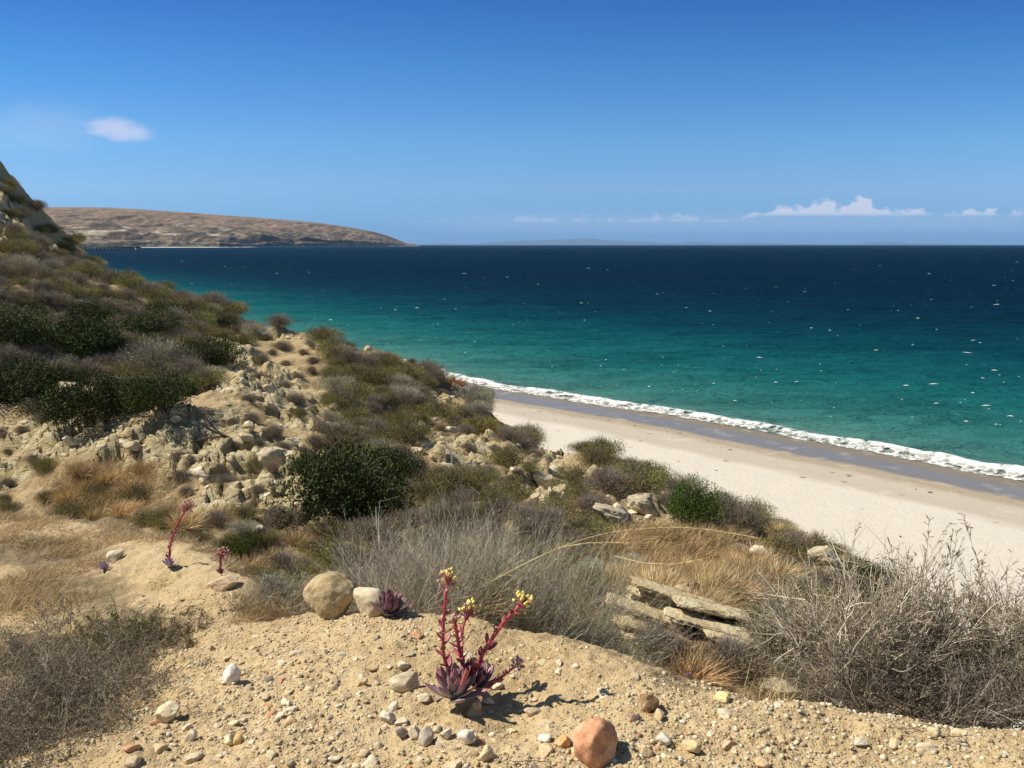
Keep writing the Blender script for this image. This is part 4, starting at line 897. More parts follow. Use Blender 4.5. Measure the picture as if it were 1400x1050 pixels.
stone('stone', 'tilted cream slab-like stone below the white egg-shaped one', 'rock', 228, 984, 34, 24, rmesh(19, planes=7, noise=0.05, soft=0.04), (0.70, 0.60, 0.40), sink=0.15, tilt=-0.4)
stone('stone', 'flat orange stone at the bottom left of the gravel', 'rock', 178, 1028, 23, 12, rmesh(20, planes=7, noise=0.03, soft=0.1), (0.62, 0.32, 0.16), sink=0.15)
stone('stone', 'yellow-ochre oval pebble in the light gravel at left', 'rock', 325, 1018, 14, 17, PEB[2], (0.62, 0.40, 0.12), sink=0.2)
stone('stone', 'orange-brown cubic stone left of the big orange-red rock', 'rock', 769, 1020, 24, 20, rmesh(21, planes=7, noise=0.03, soft=0.03), (0.60, 0.36, 0.13), sink=0.15)
stone('stone', 'white rounded stone right of the big orange-red rock', 'rock', 907, 1017, 22, 15, PEB[4], (0.74, 0.68, 0.58), sink=0.15)
stone('stone', 'yellow-tan square stone near the bottom centre-right', 'rock', 949, 1030, 19, 20, rmesh(22, planes=6, noise=0.03, soft=0.02), (0.62, 0.50, 0.26), sink=0.15)
stone('stone', 'white angular flake left of the big orange-red rock', 'rock', 745, 1014, 20, 14, ANG[2], (0.78, 0.74, 0.66), sink=0.2)
stone('stone', 'grey oval cobble centred in the row below the succulent', 'rock', 582, 1019, 22, 27, PEB[6], (0.45, 0.41, 0.34), sink=0.15)
stone('stone', 'tan squarish cobble left of the grey oval one', 'rock', 564, 1008, 19, 18, PEB[7], (0.58, 0.48, 0.34), sink=0.15)
stone('stone', 'pale cobble with a shaded face right of the grey oval one', 'rock', 609, 1010, 17, 16, ANG[3], (0.66, 0.60, 0.48), sink=0.15)
stone('stone', 'smooth white cobble below and right of the succulent base', 'rock', 637, 1017, 25, 20, PEB[8], (0.74, 0.69, 0.58), sink=0.15)
stone('stone', 'whitish angular stone left of the cobble row', 'rock', 529, 988, 23, 17, ANG[4], (0.64, 0.58, 0.46), sink=0.15)
stone('stone', 'purplish grey pebble at the left end of the cobble row', 'rock', 548, 1008, 18, 17, ANG[1], (0.36, 0.29, 0.26), sink=0.15)
stone('stone', 'cream flat-topped stone near the bottom of the cobble group', 'rock', 665, 1040, 20, 20, ANG[5], (0.66, 0.52, 0.34), sink=0.15)
stone('stone', 'tan half-buried stone at the tip of the plant shadow', 'rock', 728, 978, 24, 12, PEB[9], (0.52, 0.42, 0.27), sink=0.25)
stone('stone', 'tall narrow tan stone in the plant shadow', 'rock', 652, 974, 13, 22, PEB[10], (0.52, 0.38, 0.24), sink=0.2)
stone('stone', 'pale yellow forked clod near the rim at right', 'rock', 990, 960, 22, 16, ANG[6], (0.72, 0.62, 0.28), sink=0.2)
stone('stone', 'large white-faced stone under the dry bush at lower right', 'rock', 1268, 1030, 26, 18, ANG[7], (0.70, 0.60, 0.42), sink=0.15)
stone('stone', 'dark reddish pebble at the lower right of the orange-red rock', 'rock', 868, 985, 18, 11, PEB[5], (0.32, 0.19, 0.14), sink=0.2)
# cobbles and pebbles strewn over the gravel
PALC = [(0.66,0.58,0.42),(0.58,0.47,0.30),(0.66,0.60,0.47),(0.50,0.38,0.22),(0.40,0.33,0.25),(0.60,0.42,0.22),(0.52,0.26,0.13),(0.30,0.22,0.16),(0.68,0.60,0.38)]
PALW = np.array([6,8,2.2,6,1.2,2,0.8,0.8,4.]); PALW = PALW / PALW.sum(); PALN = ['buff','tan','whitish','brown-tan','grey','ochre','reddish','dark brown','yellowish']
FLM = [(452,812,'the largest boulder'),(512,820,'the pale buff rock'),(815,1010,'the big orange-red rock'),(888,963,'the dark brown angular rock'),(317,920,'the white egg-shaped stone'),(552,932,'the oblong grey-tan stone'),(228,974,'the tilted cream stone'),(178,1024,'the flat orange stone'),
       (325,1012,'the yellow-ochre oval pebble'),(769,1012,'the orange-brown cubic stone'),(907,1012,'the white rounded stone'),(949,1024,'the square yellow-tan stone'),(600,1008,'the row of cobbles'),(630,960,'the main succulent'),(780,950,'the plant shadow'),(990,952,'the pale yellow clod'),
       (1268,1022,'the stone under the right bush'),(1150,975,'the foot of the right bush'),(700,855,'the rim behind the flowers'),(400,860,'the rim by the boulder'),(1060,1040,'the bottom edge right of centre'),(450,1040,'the bottom edge left of centre'),(1370,1030,'the bottom right corner'),(850,895,'the rim below the ledges'),(430,950,'the bare soil left of the flowers')]
def peb_label(col, s, px, py):
    d = [math.hypot(a - px, b - py) for a, b, c in FLM]; best = None
    for j in np.argsort(d)[:4]:
        dx, dy = px - FLM[j][0], py - FLM[j][1]
        w = ('below' if dy > 0 else 'above') if abs(dy) > abs(dx) * 1.2 else (('right of' if dx > 0 else 'left of') if abs(dx) > abs(dy) * 1.2 else (('below' if dy > 0 else 'above') + (' and right of' if dx > 0 else ' and left of')))
        lab = f'{"larger" if s > 0.014 else "small"} {col} pebble {"just " if d[j] < 45 else ("well " if d[j] > 90 else "")}{w} {FLM[j][2]}'
        if best is None: best = lab
        if lab not in USED: best = lab; break
    if best in USED: best = between(('larger ' if s > 0.014 else 'small ') + col + ' pebble', px, py, np.array([f[:2] for f in FLM], float), [f[2] for f in FLM], USED) or best
    USED[best] = 1; return best
def pebbles():
    rng = np.random.default_rng(77); n = 900
    px = np.where(rng.random(n) < 0.5, rng.normal(size=n) * 170 + 480, rng.random(n) * 1400); py = 855 + rng.random(n) ** 0.7 * 205
    Q = hit(px, py); c = 0; sp = []
    for i in range(n):
        p = Q[i]
        if np.isnan(p[0]) or p[1] > 3.7 or p[2] < 20.0 or px[i] < 180 + max(0, 1000 - py[i]) * 0.2: continue
        s = 0.007 + 0.017 * rng.random() ** 2.0
        if any((a - p[0]) ** 2 + (b - p[1]) ** 2 < (1.3 * (s + r)) ** 2 for a, b, r in sp): continue
        sp.append((p[0], p[1], s)); k = rng.choice(len(PALC), p=PALW); side = 'left' if px[i] < 480 else ('centre' if px[i] < 850 else 'right')
        o = link('pebble', (PEB + ANG + ANG + BLK)[rng.integers(40)], M_ROCK, None, tuple(np.array(PALC[k]) * (0.85 + 0.3 * rng.random())))
        o.scale = (s * (0.9 + 0.6 * rng.random()), s * (0.8 + 0.4 * rng.random()), s * (0.5 + 0.35 * rng.random())); o.rotation_euler = (rng.normal() * 0.3, rng.normal() * 0.3, rng.random() * 6.28)
        o.location = (p[0], p[1], p[2] + s * 0.12)
        tag(o, peb_label(PALN[k], s, px[i], py[i]), 'pebble', 'loose pebbles on the gravel rim'); c += 1
        if c >= 300: break
    print('pebbles', c)
pebbles()
def gravel():
    rng = np.random.default_rng(88); v0, f0 = ICO[1]; n = 50000
    Y = 1.75 + rng.random(n) ** 1.25 * 2.9; X = (rng.random(n) * 1.7 - 0.9) * (Y * 0.82 + 0.2)
    m0 = (X < -1.2) | (Y > 3.2); dens = fbm(X * 1.7, Y * 1.7, 3, 66) + 0.15
    okk = (rng.random(n) < np.clip(0.12 + 1.9 * dens, 0.06, 1)) ; X = X[okk]; Y = Y[okk]; Z = ground(X, Y); o2 = Z > 19.75; X, Y, Z = X[o2], Y[o2], Z[o2]; n = len(X)
    s = 0.0022 + 0.0070 * rng.random(n) ** 4; sc = s[:, None] * (0.6 + 0.8 * rng.random((n, 3))) * [1, 1, 0.75]
    V = v0[None] * (1 + 0.35 * (rng.random((n, len(v0), 1)) - 0.5)) * sc[:, None]; a = rng.random(n) * 6.28; ca, sa = np.cos(a)[:, None], np.sin(a)[:, None]
    V = np.stack([V[..., 0] * ca - V[..., 1] * sa, V[..., 0] * sa + V[..., 1] * ca, V[..., 2]], -1) + np.stack([X, Y, Z + s * 0.25], -1)[:, None]
    C = np.array(PALC)[rng.choice(len(PALC), n, p=PALW)]; mx = (rng.random((n, 1)) < 0.8) & (s[:, None] < 0.005); C = np.where(mx, np.array((0.54, 0.405, 0.21)), C) * (0.62 + 0.36 * rng.random((n, 1))); C = np.repeat(C, len(v0), 0)
    Fc = (f0[None] + (np.arange(n) * len(v0))[:, None, None]).reshape(-1, 3)
    o = link('gravel', make_mesh('gravel', V.reshape(-1, 3), Fc, C), M_GRAV); tag(o, 'fine tan gravel and crumbs of soil covering the near rim', 'gravel', kind='stuff')
gravel()
def slope_rocks():
    rng = np.random.default_rng(99); n = 1500
    bl = ROCKB[:19]; bi = rng.integers(0, len(bl), n); B = np.array(bl)[bi]
    px = B[:, 0] + rng.normal(size=n) * B[:, 2] * 0.6; py = B[:, 1] + rng.normal(size=n) * B[:, 3] * 0.6
    Q = hit(px, py, 5.2); c = 0; sp = []
    for i in range(n):
        p = Q[i]
        if np.isnan(p[0]) or p[2] > 19 and p[1] < 9: continue
        s = (0.05 + 0.13 * rng.random() ** 3) * (0.6 + p[1] / 30)
        if any((a - p[0]) ** 2 + (b - p[1]) ** 2 < (1.2 * (s + r)) ** 2 for a, b, r in sp): continue
        sp.append((p[0], p[1], s)); ci = rng.integers(4); col = np.array([(0.66,0.57,0.38),(0.60,0.50,0.31),(0.72,0.66,0.50),(0.56,0.47,0.29)][ci]) * (0.9 + 0.2 * rng.random())
        o = link('sandstone_block', BLK[rng.integers(10)], M_BLOCK, None, tuple(col)); o.scale = (s * (1 + 0.6 * rng.random()), s, s * (0.45 + 0.35 * rng.random()))
        o.rotation_euler = (rng.normal() * 0.3 + 0.2, 0.35 + rng.normal() * 0.25, 0.5 + rng.normal() * 0.5); o.location = (p[0], p[1], p[2] + s * 0.05)
        where = 'on the rock slope at left' if px[i] < 460 else ('on the mid-slope scar' if px[i] < 800 else 'near the bluff edge ledges')
        tag(o, near_label(('tiny ' if s < 0.1 else ('big ' if s > 0.3 else '')) + ['cream', 'tan', 'whitish', 'yellowish'][ci] + ' sandstone block', px[i], py[i]), 'rock', 'sandstone blocks on the bluff slope'); c += 1
        if c >= 230: break
    print('slope rocks', c)
slope_rocks()
def slab_mesh(L_, W_, H_, seed):
    v, f = ico(6); rng = np.random.default_rng(seed)
    p = np.sign(v) * np.abs(v) ** 0.48; p = p / np.maximum((np.abs(p) ** 5).sum(1, keepdims=True) ** 0.2, 1e-6)
    q_ = p * [L_, W_, H_] / 2; u = q_ / H_                                  # in slab thicknesses
    wz = u[:, 2] * 3.2 + 0.8 * vnoise(u[:, 0] * 0.5, u[:, 1] * 0.5, seed)
    lay = hsh(np.floor(wz).astype(int), np.zeros(len(wz), int), seed + 4); fr = wz - np.floor(wz)
    rec = (lay - 0.35) * 0.55 - 0.30 * (1 - smooth(np.abs(fr - 0.5), 0.5, 0.34))
    f1, f2, idc = cells(u[:, 0] * 0.55 + 0.4 * vnoise(u[:, 1] * 1.3, u[:, 2] * 2, seed + 1), u[:, 1] * 0.7 + np.floor(wz) * 7.3, seed + 2)
    rec = rec + (idc - 0.5) * 0.45 - 0.22 * (1 - smooth(f2 - f1, 0.0, 0.12)) + 0.30 * fbm(u[:, 0] * 1.1, u[:, 2] * 2.2 + u[:, 1], 4, seed + 7)
    nrm_ = norm(v * [0.5, 1, 0.35])
    q_ = q_ + nrm_ * (rec * H_ * 0.42)[:, None] * [1.6, 1, 0.28]; q_[:, 2] += H_ * 0.10 * fbm(u[:, 0] * 0.9, u[:, 1] * 0.9, 4, seed + 9)
    return make_mesh('ledge', q_, f, None)
def outcrop():
    P_ = hit1(940, 872, 5.0)
    t = thing('sandstone_outcrop', 'layered tan sandstone ledge jutting out below the orange-brown grass', 'rock outcrop', tuple(P_), -0.05)
    s = P_[1] / F
    for k, (dx, dy, dz, L_, W_, H_, ry) in enumerate([(20,-0.30,-24,150,22,9,0.25),(58,-0.22,-12,120,22,8,0.24),(-25,-0.16,-4,150,24,9,0.28),(70,-0.06,4,95,22,9,0.22),(-50,0.0,12,120,24,8,0.30),(35,0.06,16,140,24,8,0.25),(-60,0.16,28,120,24,8,0.30),(40,0.22,30,120,24,7,0.26),(-5,0.34,40,150,22,7,0.29),(5,0.36,4,190,26,44,0.27)]):
        o = link('ledge', slab_mesh(L_ * s, W_ * s * 1.5, H_ * s, 300 + k), M_BLOCK, t, [(0.58, 0.47, 0.26), (0.62, 0.52, 0.31)][k % 2]); o.location = (dx * s, dy, dz * s); o.rotation_euler = (0.05, ry, 0.15 * math.sin(k * 2.0))
outcrop()
for px, py, w, h, lab in [(1015,768,42,28,'cracked pale boulder in the orange-brown grass near the bluff edge'),(1130,772,50,30,'white-topped rock on the lower bluff edge above the right bush'),(835,712,52,22,'pale sandstone slab left of the glossy dark green bush'),(880,700,46,26,'sandstone block just left of the glossy dark bush'),
    (748,668,50,30,'sandstone ledge under the orange eroded scar'),(375,640,44,34,'tilted pale sandstone slab above the broad dark shrub'),(400,625,26,18,'square cream block at the edge of the dark shrub'),(1065,955,52,34,'tan rock behind the rim left of the right bush'),(110,560,60,40,'big pale block under the dark thicket at left')]:
    stone('rock', lab, 'rock', px, py, w, h, rmesh(int(px), planes=12, noise=0.10, soft=0.03), (0.60, 0.52, 0.36), sink=0.2, ymin=3.0 if px == 1065 else 5.0, tilt=0.2)

# ------------------------------------------------------------------ near brush made of real twigs
def brush(name, label, cat, loc, rng, n_main, dirf, l_main, n_sec, l_sec, n_tw, l_tw, col_m, col_t, r_m=0.006, grav=0.02, leaf=0, leafcol=(0.2, 0.18, 0.1), leafln=0.02, leafw=0.006, root=0.05, wob=0.10, sp1=0.45, sp2=0.55, tmin=0.2):
    t = thing(name, label, cat, tuple(loc))
    d = dirf(n_main); st = rng.normal(size=(n_main, 3)) * [root, root, 0.01] - [0, 0, 0.03]
    main = grow(st, d, l_main * (0.6 + 0.5 * rng.random(n_main)), 9, wob, grav, rng)
    p, dd = sprout(main, n_sec, sp1, tmin, rng); sec = grow(p, dd, l_sec * (0.4 + 0.8 * rng.random(n_sec)), 7, wob * 1.1, grav, rng)
    p, dd = sprout(sec, n_tw, sp2, 0.1, rng); tw = grow(p, dd, l_tw * (0.4 + 0.8 * rng.random(n_tw)), 5, wob * 1.3, grav * 0.5, rng)
    V, Fs, C = merge([tubes(main, r_m, r_m * 0.35, 5, col_m, 0.2, rng)]); link('branches', make_mesh('branches', V, Fs, C, True), M_WOOD, t)
    V, Fs, C = merge([tubes(sec, r_m * 0.5, r_m * 0.22, 3, np.array(col_m) * 0.9, 0.3, rng), tubes(tw, r_m * 0.26, r_m * 0.12, 3, col_t, 0.35, rng)]); link('twigs', make_mesh('twigs', V, Fs, C, True), M_WOOD, t)
    if leaf:
        p, dd = sprout(tw, leaf, 0.9, 0.1, rng); V, Fq, C = leaves(p, dd, leafln * (0.6 + 0.8 * rng.random(leaf)), leafw, leafcol, 0.35, rng); link('dry_leaves', make_mesh('dry_leaves', V, Fq, C), M_FOL, t)
    return t
def cone_dirs(rng, ax, spread): 
    ax = np.array(ax, float)
    return lambda n: norm(ax[None] + spread * rng.normal(size=(n, 3)))
R1 = np.random.default_rng(201)
PALE = (0.62, 0.54, 0.42); TWG = (0.43, 0.35, 0.245); DARKT = (0.12, 0.10, 0.085)
def fan(rng, a0, a1, upmin, back=0.3):
    def f(n):
        a = np.radians(a0 + (a1 - a0) * rng.random(n)); return norm(np.stack([np.cos(a), back * rng.normal(size=n), np.maximum(np.sin(a), upmin)], -1))
    return f
# the big dry bush at right
pb = unproj(1185, 952, 3.05)
brush('dry_bush', 'large bare whitish-branched bush filling the lower right corner', 'bush', pb, R1, 46, fan(R1, 8, 150, 0.08, 0.35), 0.51, 560, 0.23, 3800, 0.10, PALE, TWG, 0.0050, 0.045, 3400, (0.23, 0.195, 0.115), 0.018, 0.005, wob=0.09)
pb2 = unproj(1330, 975, 3.1)
brush('dry_bush', 'tangled brown dry bush at the right edge behind the white-branched one', 'bush', pb2, R1, 40, fan(R1, 10, 165, 0.1, 0.4), 0.44, 620, 0.22, 4600, 0.10, (0.50,0.42,0.31), (0.34,0.27,0.18), 0.0045, 0.05, 4000, (0.20, 0.17, 0.095), 0.018, 0.005)
pb3 = unproj(1450, 990, 3.0)
brush('dry_bush', 'upright bare bush cut off by the right picture edge', 'bush', pb3, R1, 36, fan(R1, 40, 150, 0.2, 0.35), 0.52, 450, 0.24, 3000, 0.10, (0.46,0.38,0.27), TWG, 0.0045, 0.05, 3800, (0.22, 0.19, 0.11), 0.018, 0.005)
pb4 = unproj(1090, 900, 4.6)
brush('dry_bush', 'grey-green feathery bush behind the white-branched bush at right', 'bush', pb4, R1, 36, fan(R1, 30, 150, 0.2, 0.4), 0.34, 500, 0.17, 3500, 0.07, (0.5,0.44,0.34), TWG, 0.005, 0.05, 8000, (0.26, 0.25, 0.14), 0.022, 0.005)
pb5 = unproj(1168, 954, 2.95)
brush('dry_bush', 'few thick bleached white branches in front of the right bush', 'bush', pb5, R1, 10, fan(R1, 30, 160, 0.15, 0.25), 0.40, 45, 0.16, 130, 0.07, (0.66, 0.58, 0.46), (0.5, 0.42, 0.31), 0.0050, 0.03, 0, wob=0.12)
# low dark twig skirt under the right bush
for px, py, Y in ((1270, 985, 2.75), (1380, 1000, 2.7), (1200, 970, 2.85)):
    pb = unproj(px, py, Y)
    brush('dead_brush', {1270: 'low dark dead twigs at the foot of the right bush', 1380: 'low dark dead twigs at the right edge of the rim', 1200: 'sprawling dead twigs left under the right bush'}[px], 'brush', pb, R1, 26, fan(R1, -5, 185, 0.03, 0.35), 0.28, 300, 0.13, 1800, 0.06, (0.34,0.29,0.23), (0.22,0.18,0.14), 0.003, 0.0, 2400, (0.13, 0.11, 0.07), 0.014, 0.005)
# tall bare seed stalks rising from the right bush
tt = thing('seed_stalks', 'tall wispy seed stalks rising above the right bush against the beach', 'stalks', tuple(unproj(1290, 900, 3.2)))
ns = 34; st = np.stack([(R1.random(ns) - 0.35) * 0.75, R1.normal(size=ns) * 0.15, -0.1 + 0.05 * R1.random(ns)], -1)
ml = grow(st, norm(np.stack([0.25 + 0.25 * R1.normal(size=ns), 0.15 * R1.normal(size=ns), np.ones(ns)], -1)), 0.42 + 0.30 * R1.random(ns), 10, 0.07, 0.0, R1)
p, dd = sprout(ml, 650, 0.5, 0.5, R1); sd = grow(p, dd, 0.018 + 0.02 * R1.random(650), 3, 0.1, -0.1, R1)
V, Fs, C = merge([tubes(ml, 0.0016, 0.0008, 3, (0.27, 0.22, 0.17), 0.2, R1), tubes(sd, 0.0011, 0.002, 3, (0.26, 0.20, 0.14), 0.3, R1)]); link('stems', make_mesh('stems', V, Fs, C), M_WOOD, tt)
# the grey dry brush in the centre
CB = [(520,4.1,690,(60,125),PALE,'pale bare stems of dead brush left of centre, behind the boulder',0.0030),
      (600,3.95,668,(50,128),(0.60,0.53,0.41),'tallest grey dead brush behind the spiky rosette',0.0026),
      (665,3.9,670,(42,130),(0.53,0.46,0.34),'grey upright dry brush behind the red flower stalks',0.0026),
      (725,4.05,695,(38,130),(0.44,0.39,0.27),'grey-green dry brush right of the red flower stalks',0.0026),
      (635,4.5,658,(50,130),(0.54,0.47,0.36),'rear row of grey dry brush in the centre',0.0028)]
for i, (px, Y, ptop, (a0, a1), cm, lab, rm) in enumerate(CB):
    r_ = np.random.default_rng(220 + i); q_ = unproj(px, 800, Y); q_[2] = float(ground(q_[0], q_[1])); top = unproj(px, ptop, Y)[2]; ht = top - q_[2]; ln = ht * 0.66; print('brush', px, round(ht, 2))
    brush('dry_brush', lab, 'brush', q_, r_, 130 if i else 50, fan(r_, a0, a1, 0.35, 0.30), ln, 1300 if i else 260, ht * 0.30, 5200 if i else 700, ht * 0.13, cm, np.array(cm) * 0.72, rm, 0.03, 4000 if i > 1 else 1800, (0.26, 0.235, 0.14), 0.016, 0.0035, root=0.09, wob=0.07, sp1=0.28, sp2=0.4)
for i, (px, py, Y, sz, lab, lc) in enumerate([(790,868,3.7,0.23,'olive-grey leafy shrub right of the flower stalks on the rim',(0.24,0.235,0.12)),(850,885,3.5,0.18,'grey-green feathery shrub left of the layered ledges on the rim',(0.28,0.27,0.17)),
      (720,850,3.9,0.2,'dark twiggy shrub directly behind the tallest yellow flower head',(0.17,0.16,0.09)),(380,760,8.0,0.36,'green shrub with white twigs at the gully edge',(0.13,0.16,0.05)),(905,925,3.6,0.12,'brown feathery tuft on the rim below the ledges',(0.30,0.20,0.10)),(975,945,3.4,0.13,'grey cushion shrub on the rim right of the brown tuft',(0.20,0.175,0.13)),
      (1050,958,3.1,0.10,'tan dry tuft on the rim left of the right bush',(0.38,0.29,0.15))]):
    r_ = np.random.default_rng(240 + i); q_ = unproj(px, py, Y); q_[2] = min(q_[2] - 0.05, float(ground(q_[0], q_[1])) + 0.3 * sz)
    brush('feathery_shrub', lab, 'shrub', q_, r_, 80, fan(r_, 15, 165, 0.2, 0.5), sz * 1.25, 900, sz * 0.5, 4500, sz * 0.22, (0.40,0.35,0.27), (0.28,0.24,0.17), 0.0026, 0.03, 9000, lc, 0.02, 0.0042, root=0.35 * sz, wob=0.1)
# dark thicket of dead twigs at lower left
LB = [(60,950,3.05,0.17,'tangle of dark dead twigs at the left edge of the gravel'),(150,905,3.5,0.15,'dead twig mat left of the white egg-shaped stone'),(20,1040,2.45,0.14,'dark dead twigs in the bottom left corner'),(110,1030,2.5,0.12,'wiry dead brush beside the flat orange stone'),(20,910,3.7,0.17,'dead grey brush at the left edge below the dry grass'),(90,985,2.8,0.15,'central mass of tangled dead twigs at lower left'),(10,985,2.8,0.15,'dark twig tangle cut by the left picture edge'),(120,950,3.05,0.14,'dense dead twigs between the olive bush and the cream slab-like stone')]
for i, (px, py, Y, sz, lab) in enumerate(LB):
    r_ = np.random.default_rng(260 + i); q_ = unproj(px, py, Y); q_[2] = float(ground(q_[0], q_[1])) + 0.02
    brush('dead_brush', lab, 'brush', q_, r_, 90, fan(r_, 0, 180, 0.12, 0.8), sz, 800, sz * 0.6, 3000, sz * 0.32, (0.40,0.33,0.25), (0.15,0.115,0.075), 0.0019, -0.02, 4500, (0.17, 0.14, 0.07), 0.009, 0.004, root=0.15, wob=0.14, sp1=0.6)
for i, (px, py, Y, sz, lab) in enumerate([(165,868,3.8,0.13,'small olive green bush at the top of the dead twig tangle'),(222,862,3.85,0.11,'brown-green dry bush right of the olive one in the grass')]):
    r_ = np.random.default_rng(280 + i); q_ = unproj(px, py, Y); q_[2] = float(ground(q_[0], q_[1]))
    brush('low_bush', lab, 'bush', q_, r_, 60, fan(r_, 15, 165, 0.2, 0.6), sz * 1.2, 600, sz * 0.5, 3000, sz * 0.25, (0.22,0.18,0.14), (0.16,0.13,0.09), 0.002, 0.03, 7000, [(0.20, 0.20, 0.05), (0.27, 0.2, 0.1)][i], 0.011, 0.0045, root=0.1)
r_ = np.random.default_rng(290); q_ = unproj(375, 845, 4.3); q_[2] = float(ground(q_[0], q_[1]))
brush('dead_brush', 'grey dry twigs sprawling left of the largest boulder', 'brush', q_, r_, 45, fan(r_, 10, 170, 0.15, 0.5), 0.26, 300, 0.12, 900, 0.06, (0.38,0.32,0.25), (0.24,0.18,0.12), 0.0022, 0.0, 1200, (0.3, 0.22, 0.12), 0.015, 0.004, root=0.1)
# the dead branch on the rock face
P_ = hit1(318, 600, 6); tb = thing('dead_branch', 'dark fallen dead branch lying across the pale rock face', 'branch', tuple(P_ + [0, -0.3, 0.15]))
r_ = np.random.default_rng(291); st = np.zeros((3, 3)); ml = grow(st, np.array([[-1, 0, 0.32], [-1, 0.1, 0.5], [-0.9, -0.1, 0.15]]), np.array([1.1, 0.8, 0.6]), 8, 0.09, 0.0, r_)
p, dd = sprout(ml, 9, 0.5, 0.3, r_); 
for k_ in range(3):
    V, Fs, C = tubes(ml[k_:k_ + 1], 0.03, 0.012, 5, (0.11, 0.09, 0.075), 0.1, r_); link('branch', make_mesh('branch', V, Fs, C), M_WOOD, tb)
V, Fs, C = tubes(grow(p, dd, 0.35, 4, 0.15, 0, r_), 0.012, 0.006, 3, (0.13, 0.11, 0.09), 0.1, r_); link('twigs', make_mesh('twigs', V, Fs, C), M_WOOD, tb)

# ------------------------------------------------------------------ dry grass
def knoll_grass():
    rng = np.random.default_rng(310); n = 60000
    px = rng.random(n) * 470 - 40; py = 716 + rng.random(n) * 170; Q = hit(px[:n], py[:n]) if False else None
    Y = 3.4 + rng.random(n) ** 1.1 * 3.8; u = -0.75 + rng.random(n) * 0.56; X = u * Y
    Z = ground(X, Y); pX, pY = project(X, Y, Z)
    d = fbm(X * 1.3, Y * 1.3, 3, 15) * 1.5 + 0.12 + 0.35 * fbm(X * 5, Y * 5, 2, 19); bare = blobs(pX, pY, [(310,915,110,48),(60,730,60,10),(180,815,30,10),(100,720,60,8)])
    ok = (Z > 19.3) & (rng.random(n) < (0.35 + 1.6 * d) * (1 - bare)) & (pY < 900 - np.maximum(pX - 120, 0) * 0.22) & (pX < 420)
    X, Y, Z = X[ok], Y[ok], Z[ok]; n = len(X); k = 3
    st = np.repeat(np.stack([X, Y, Z - 0.005], -1), k, 0) + rng.normal(size=(n * k, 3)) * [0.02, 0.02, 0]
    dr = norm(np.array([0.55, 0.0, 0.6]) + rng.normal(size=(n * k, 3)) * [0.6, 0.6, 0.25])
    ln = grow(st, dr, 0.03 + 0.075 * rng.random(n * k), 4, 0.14, -0.1, rng)
    pal = np.array([(0.58,0.44,0.24),(0.50,0.36,0.18),(0.64,0.51,0.30),(0.38,0.26,0.13)])[rng.integers(0, 4, n * k)]
    V, Fq, C = ribbons(ln, 0.0026, pal, 0.2, rng)
    o = link('dry_grass', make_mesh('dry_grass', V, Fq, C), M_FOL, None, (1, 1, 1)); tag(o, 'wispy golden-brown dry grass covering the left knoll', 'grass', kind='stuff')
    print('grass', n)
knoll_grass()
def hollow_grass():
    rng = np.random.default_rng(311)
    px = np.concatenate([rng.normal(size=2600) * 60 + 940, rng.normal(size=1700) * 40 + 150]); py = np.concatenate([rng.normal(size=2600) * 24 + 778, rng.normal(size=1700) * 18 + 672])
    Q = hit(px, py, 5.0); Q = Q[~np.isnan(Q[:, 0]) & (Q[:, 1] > 8.2)]; n = len(Q); k = 7
    st = np.repeat(Q, k, 0) + rng.normal(size=(n * k, 3)) * [0.08, 0.08, 0]
    dr = norm(np.array([0.35, -0.1, 0.8]) + rng.normal(size=(n * k, 3)) * 0.3)
    ln = grow(st, dr, 0.14 + 0.16 * rng.random(n * k), 4, 0.1, -0.12, rng)
    pal = np.array([(0.52,0.37,0.18),(0.46,0.31,0.14),(0.62,0.49,0.28)])[rng.integers(0, 3, n * k)]
    V, Fq, C = ribbons(ln, 0.007, pal, 0.25, rng); o = link('dry_grass', make_mesh('hollow_grass', V, Fq, C), M_FOL, None, (1, 1, 1)); tag(o, 'orange-brown dry grass in the hollows of the slope', 'grass', kind='stuff')
hollow_grass()
# arching golden bunch grass behind the flower stalks
def bunch(px, py, Y, n, ln, ax, label, col, w=0.003, heads=0, grav=-0.07, seed=1):
    rng = np.random.default_rng(seed); q_ = unproj(px, py, Y); t = thing('bunch_grass', label, 'grass tussock', tuple(q_))
    st = rng.normal(size=(n, 3)) * [0.05, 0.04, 0.01]; dr = norm(np.array(ax) + rng.normal(size=(n, 3)) * 0.28)
    V, Fq, C = ribbons(grow(st, dr, ln * (0.5 + 0.6 * rng.random(n)), 10, 0.03, grav, rng), w, col, 0.25, rng); link('blades', make_mesh('blades', V, Fq, C), M_FOL, t, (1, 1, 1))
    return t
bt = bunch(640, 842, 3.75, 190, 0.42, (0.75, -0.05, 0.62), 'arching golden bunch grass just behind the red flower stalks', (0.46, 0.36, 0.19), seed=320)
bunch(600, 840, 3.9, 120, 0.40, (0.35, 0, 0.9), 'pale straw grass between the rosette and the flower stalks', (0.42, 0.35, 0.22), seed=321)
bunch(325, 845, 4.2, 140, 0.22, (0.6, 0, 0.75), 'straw grass tuft left of the largest boulder', (0.50, 0.37, 0.18), seed=322)
bunch(385, 850, 4.1, 160, 0.20, (-0.6, 0, 0.7), 'brown grass leaning against the left of the largest boulder', (0.42, 0.29, 0.13), seed=323)
bunch(925, 935, 3.1, 120, 0.14, (-0.5, 0, 0.8), 'reddish-brown grass tuft on the rim below the ledges', (0.36, 0.20, 0.10), 0.002, seed=324)
bunch(1055, 965, 2.9, 120, 0.15, (0.2, 0, 0.95), 'tan grass tuft at the foot of the right bush', (0.50, 0.38, 0.2), 0.002, seed=325)
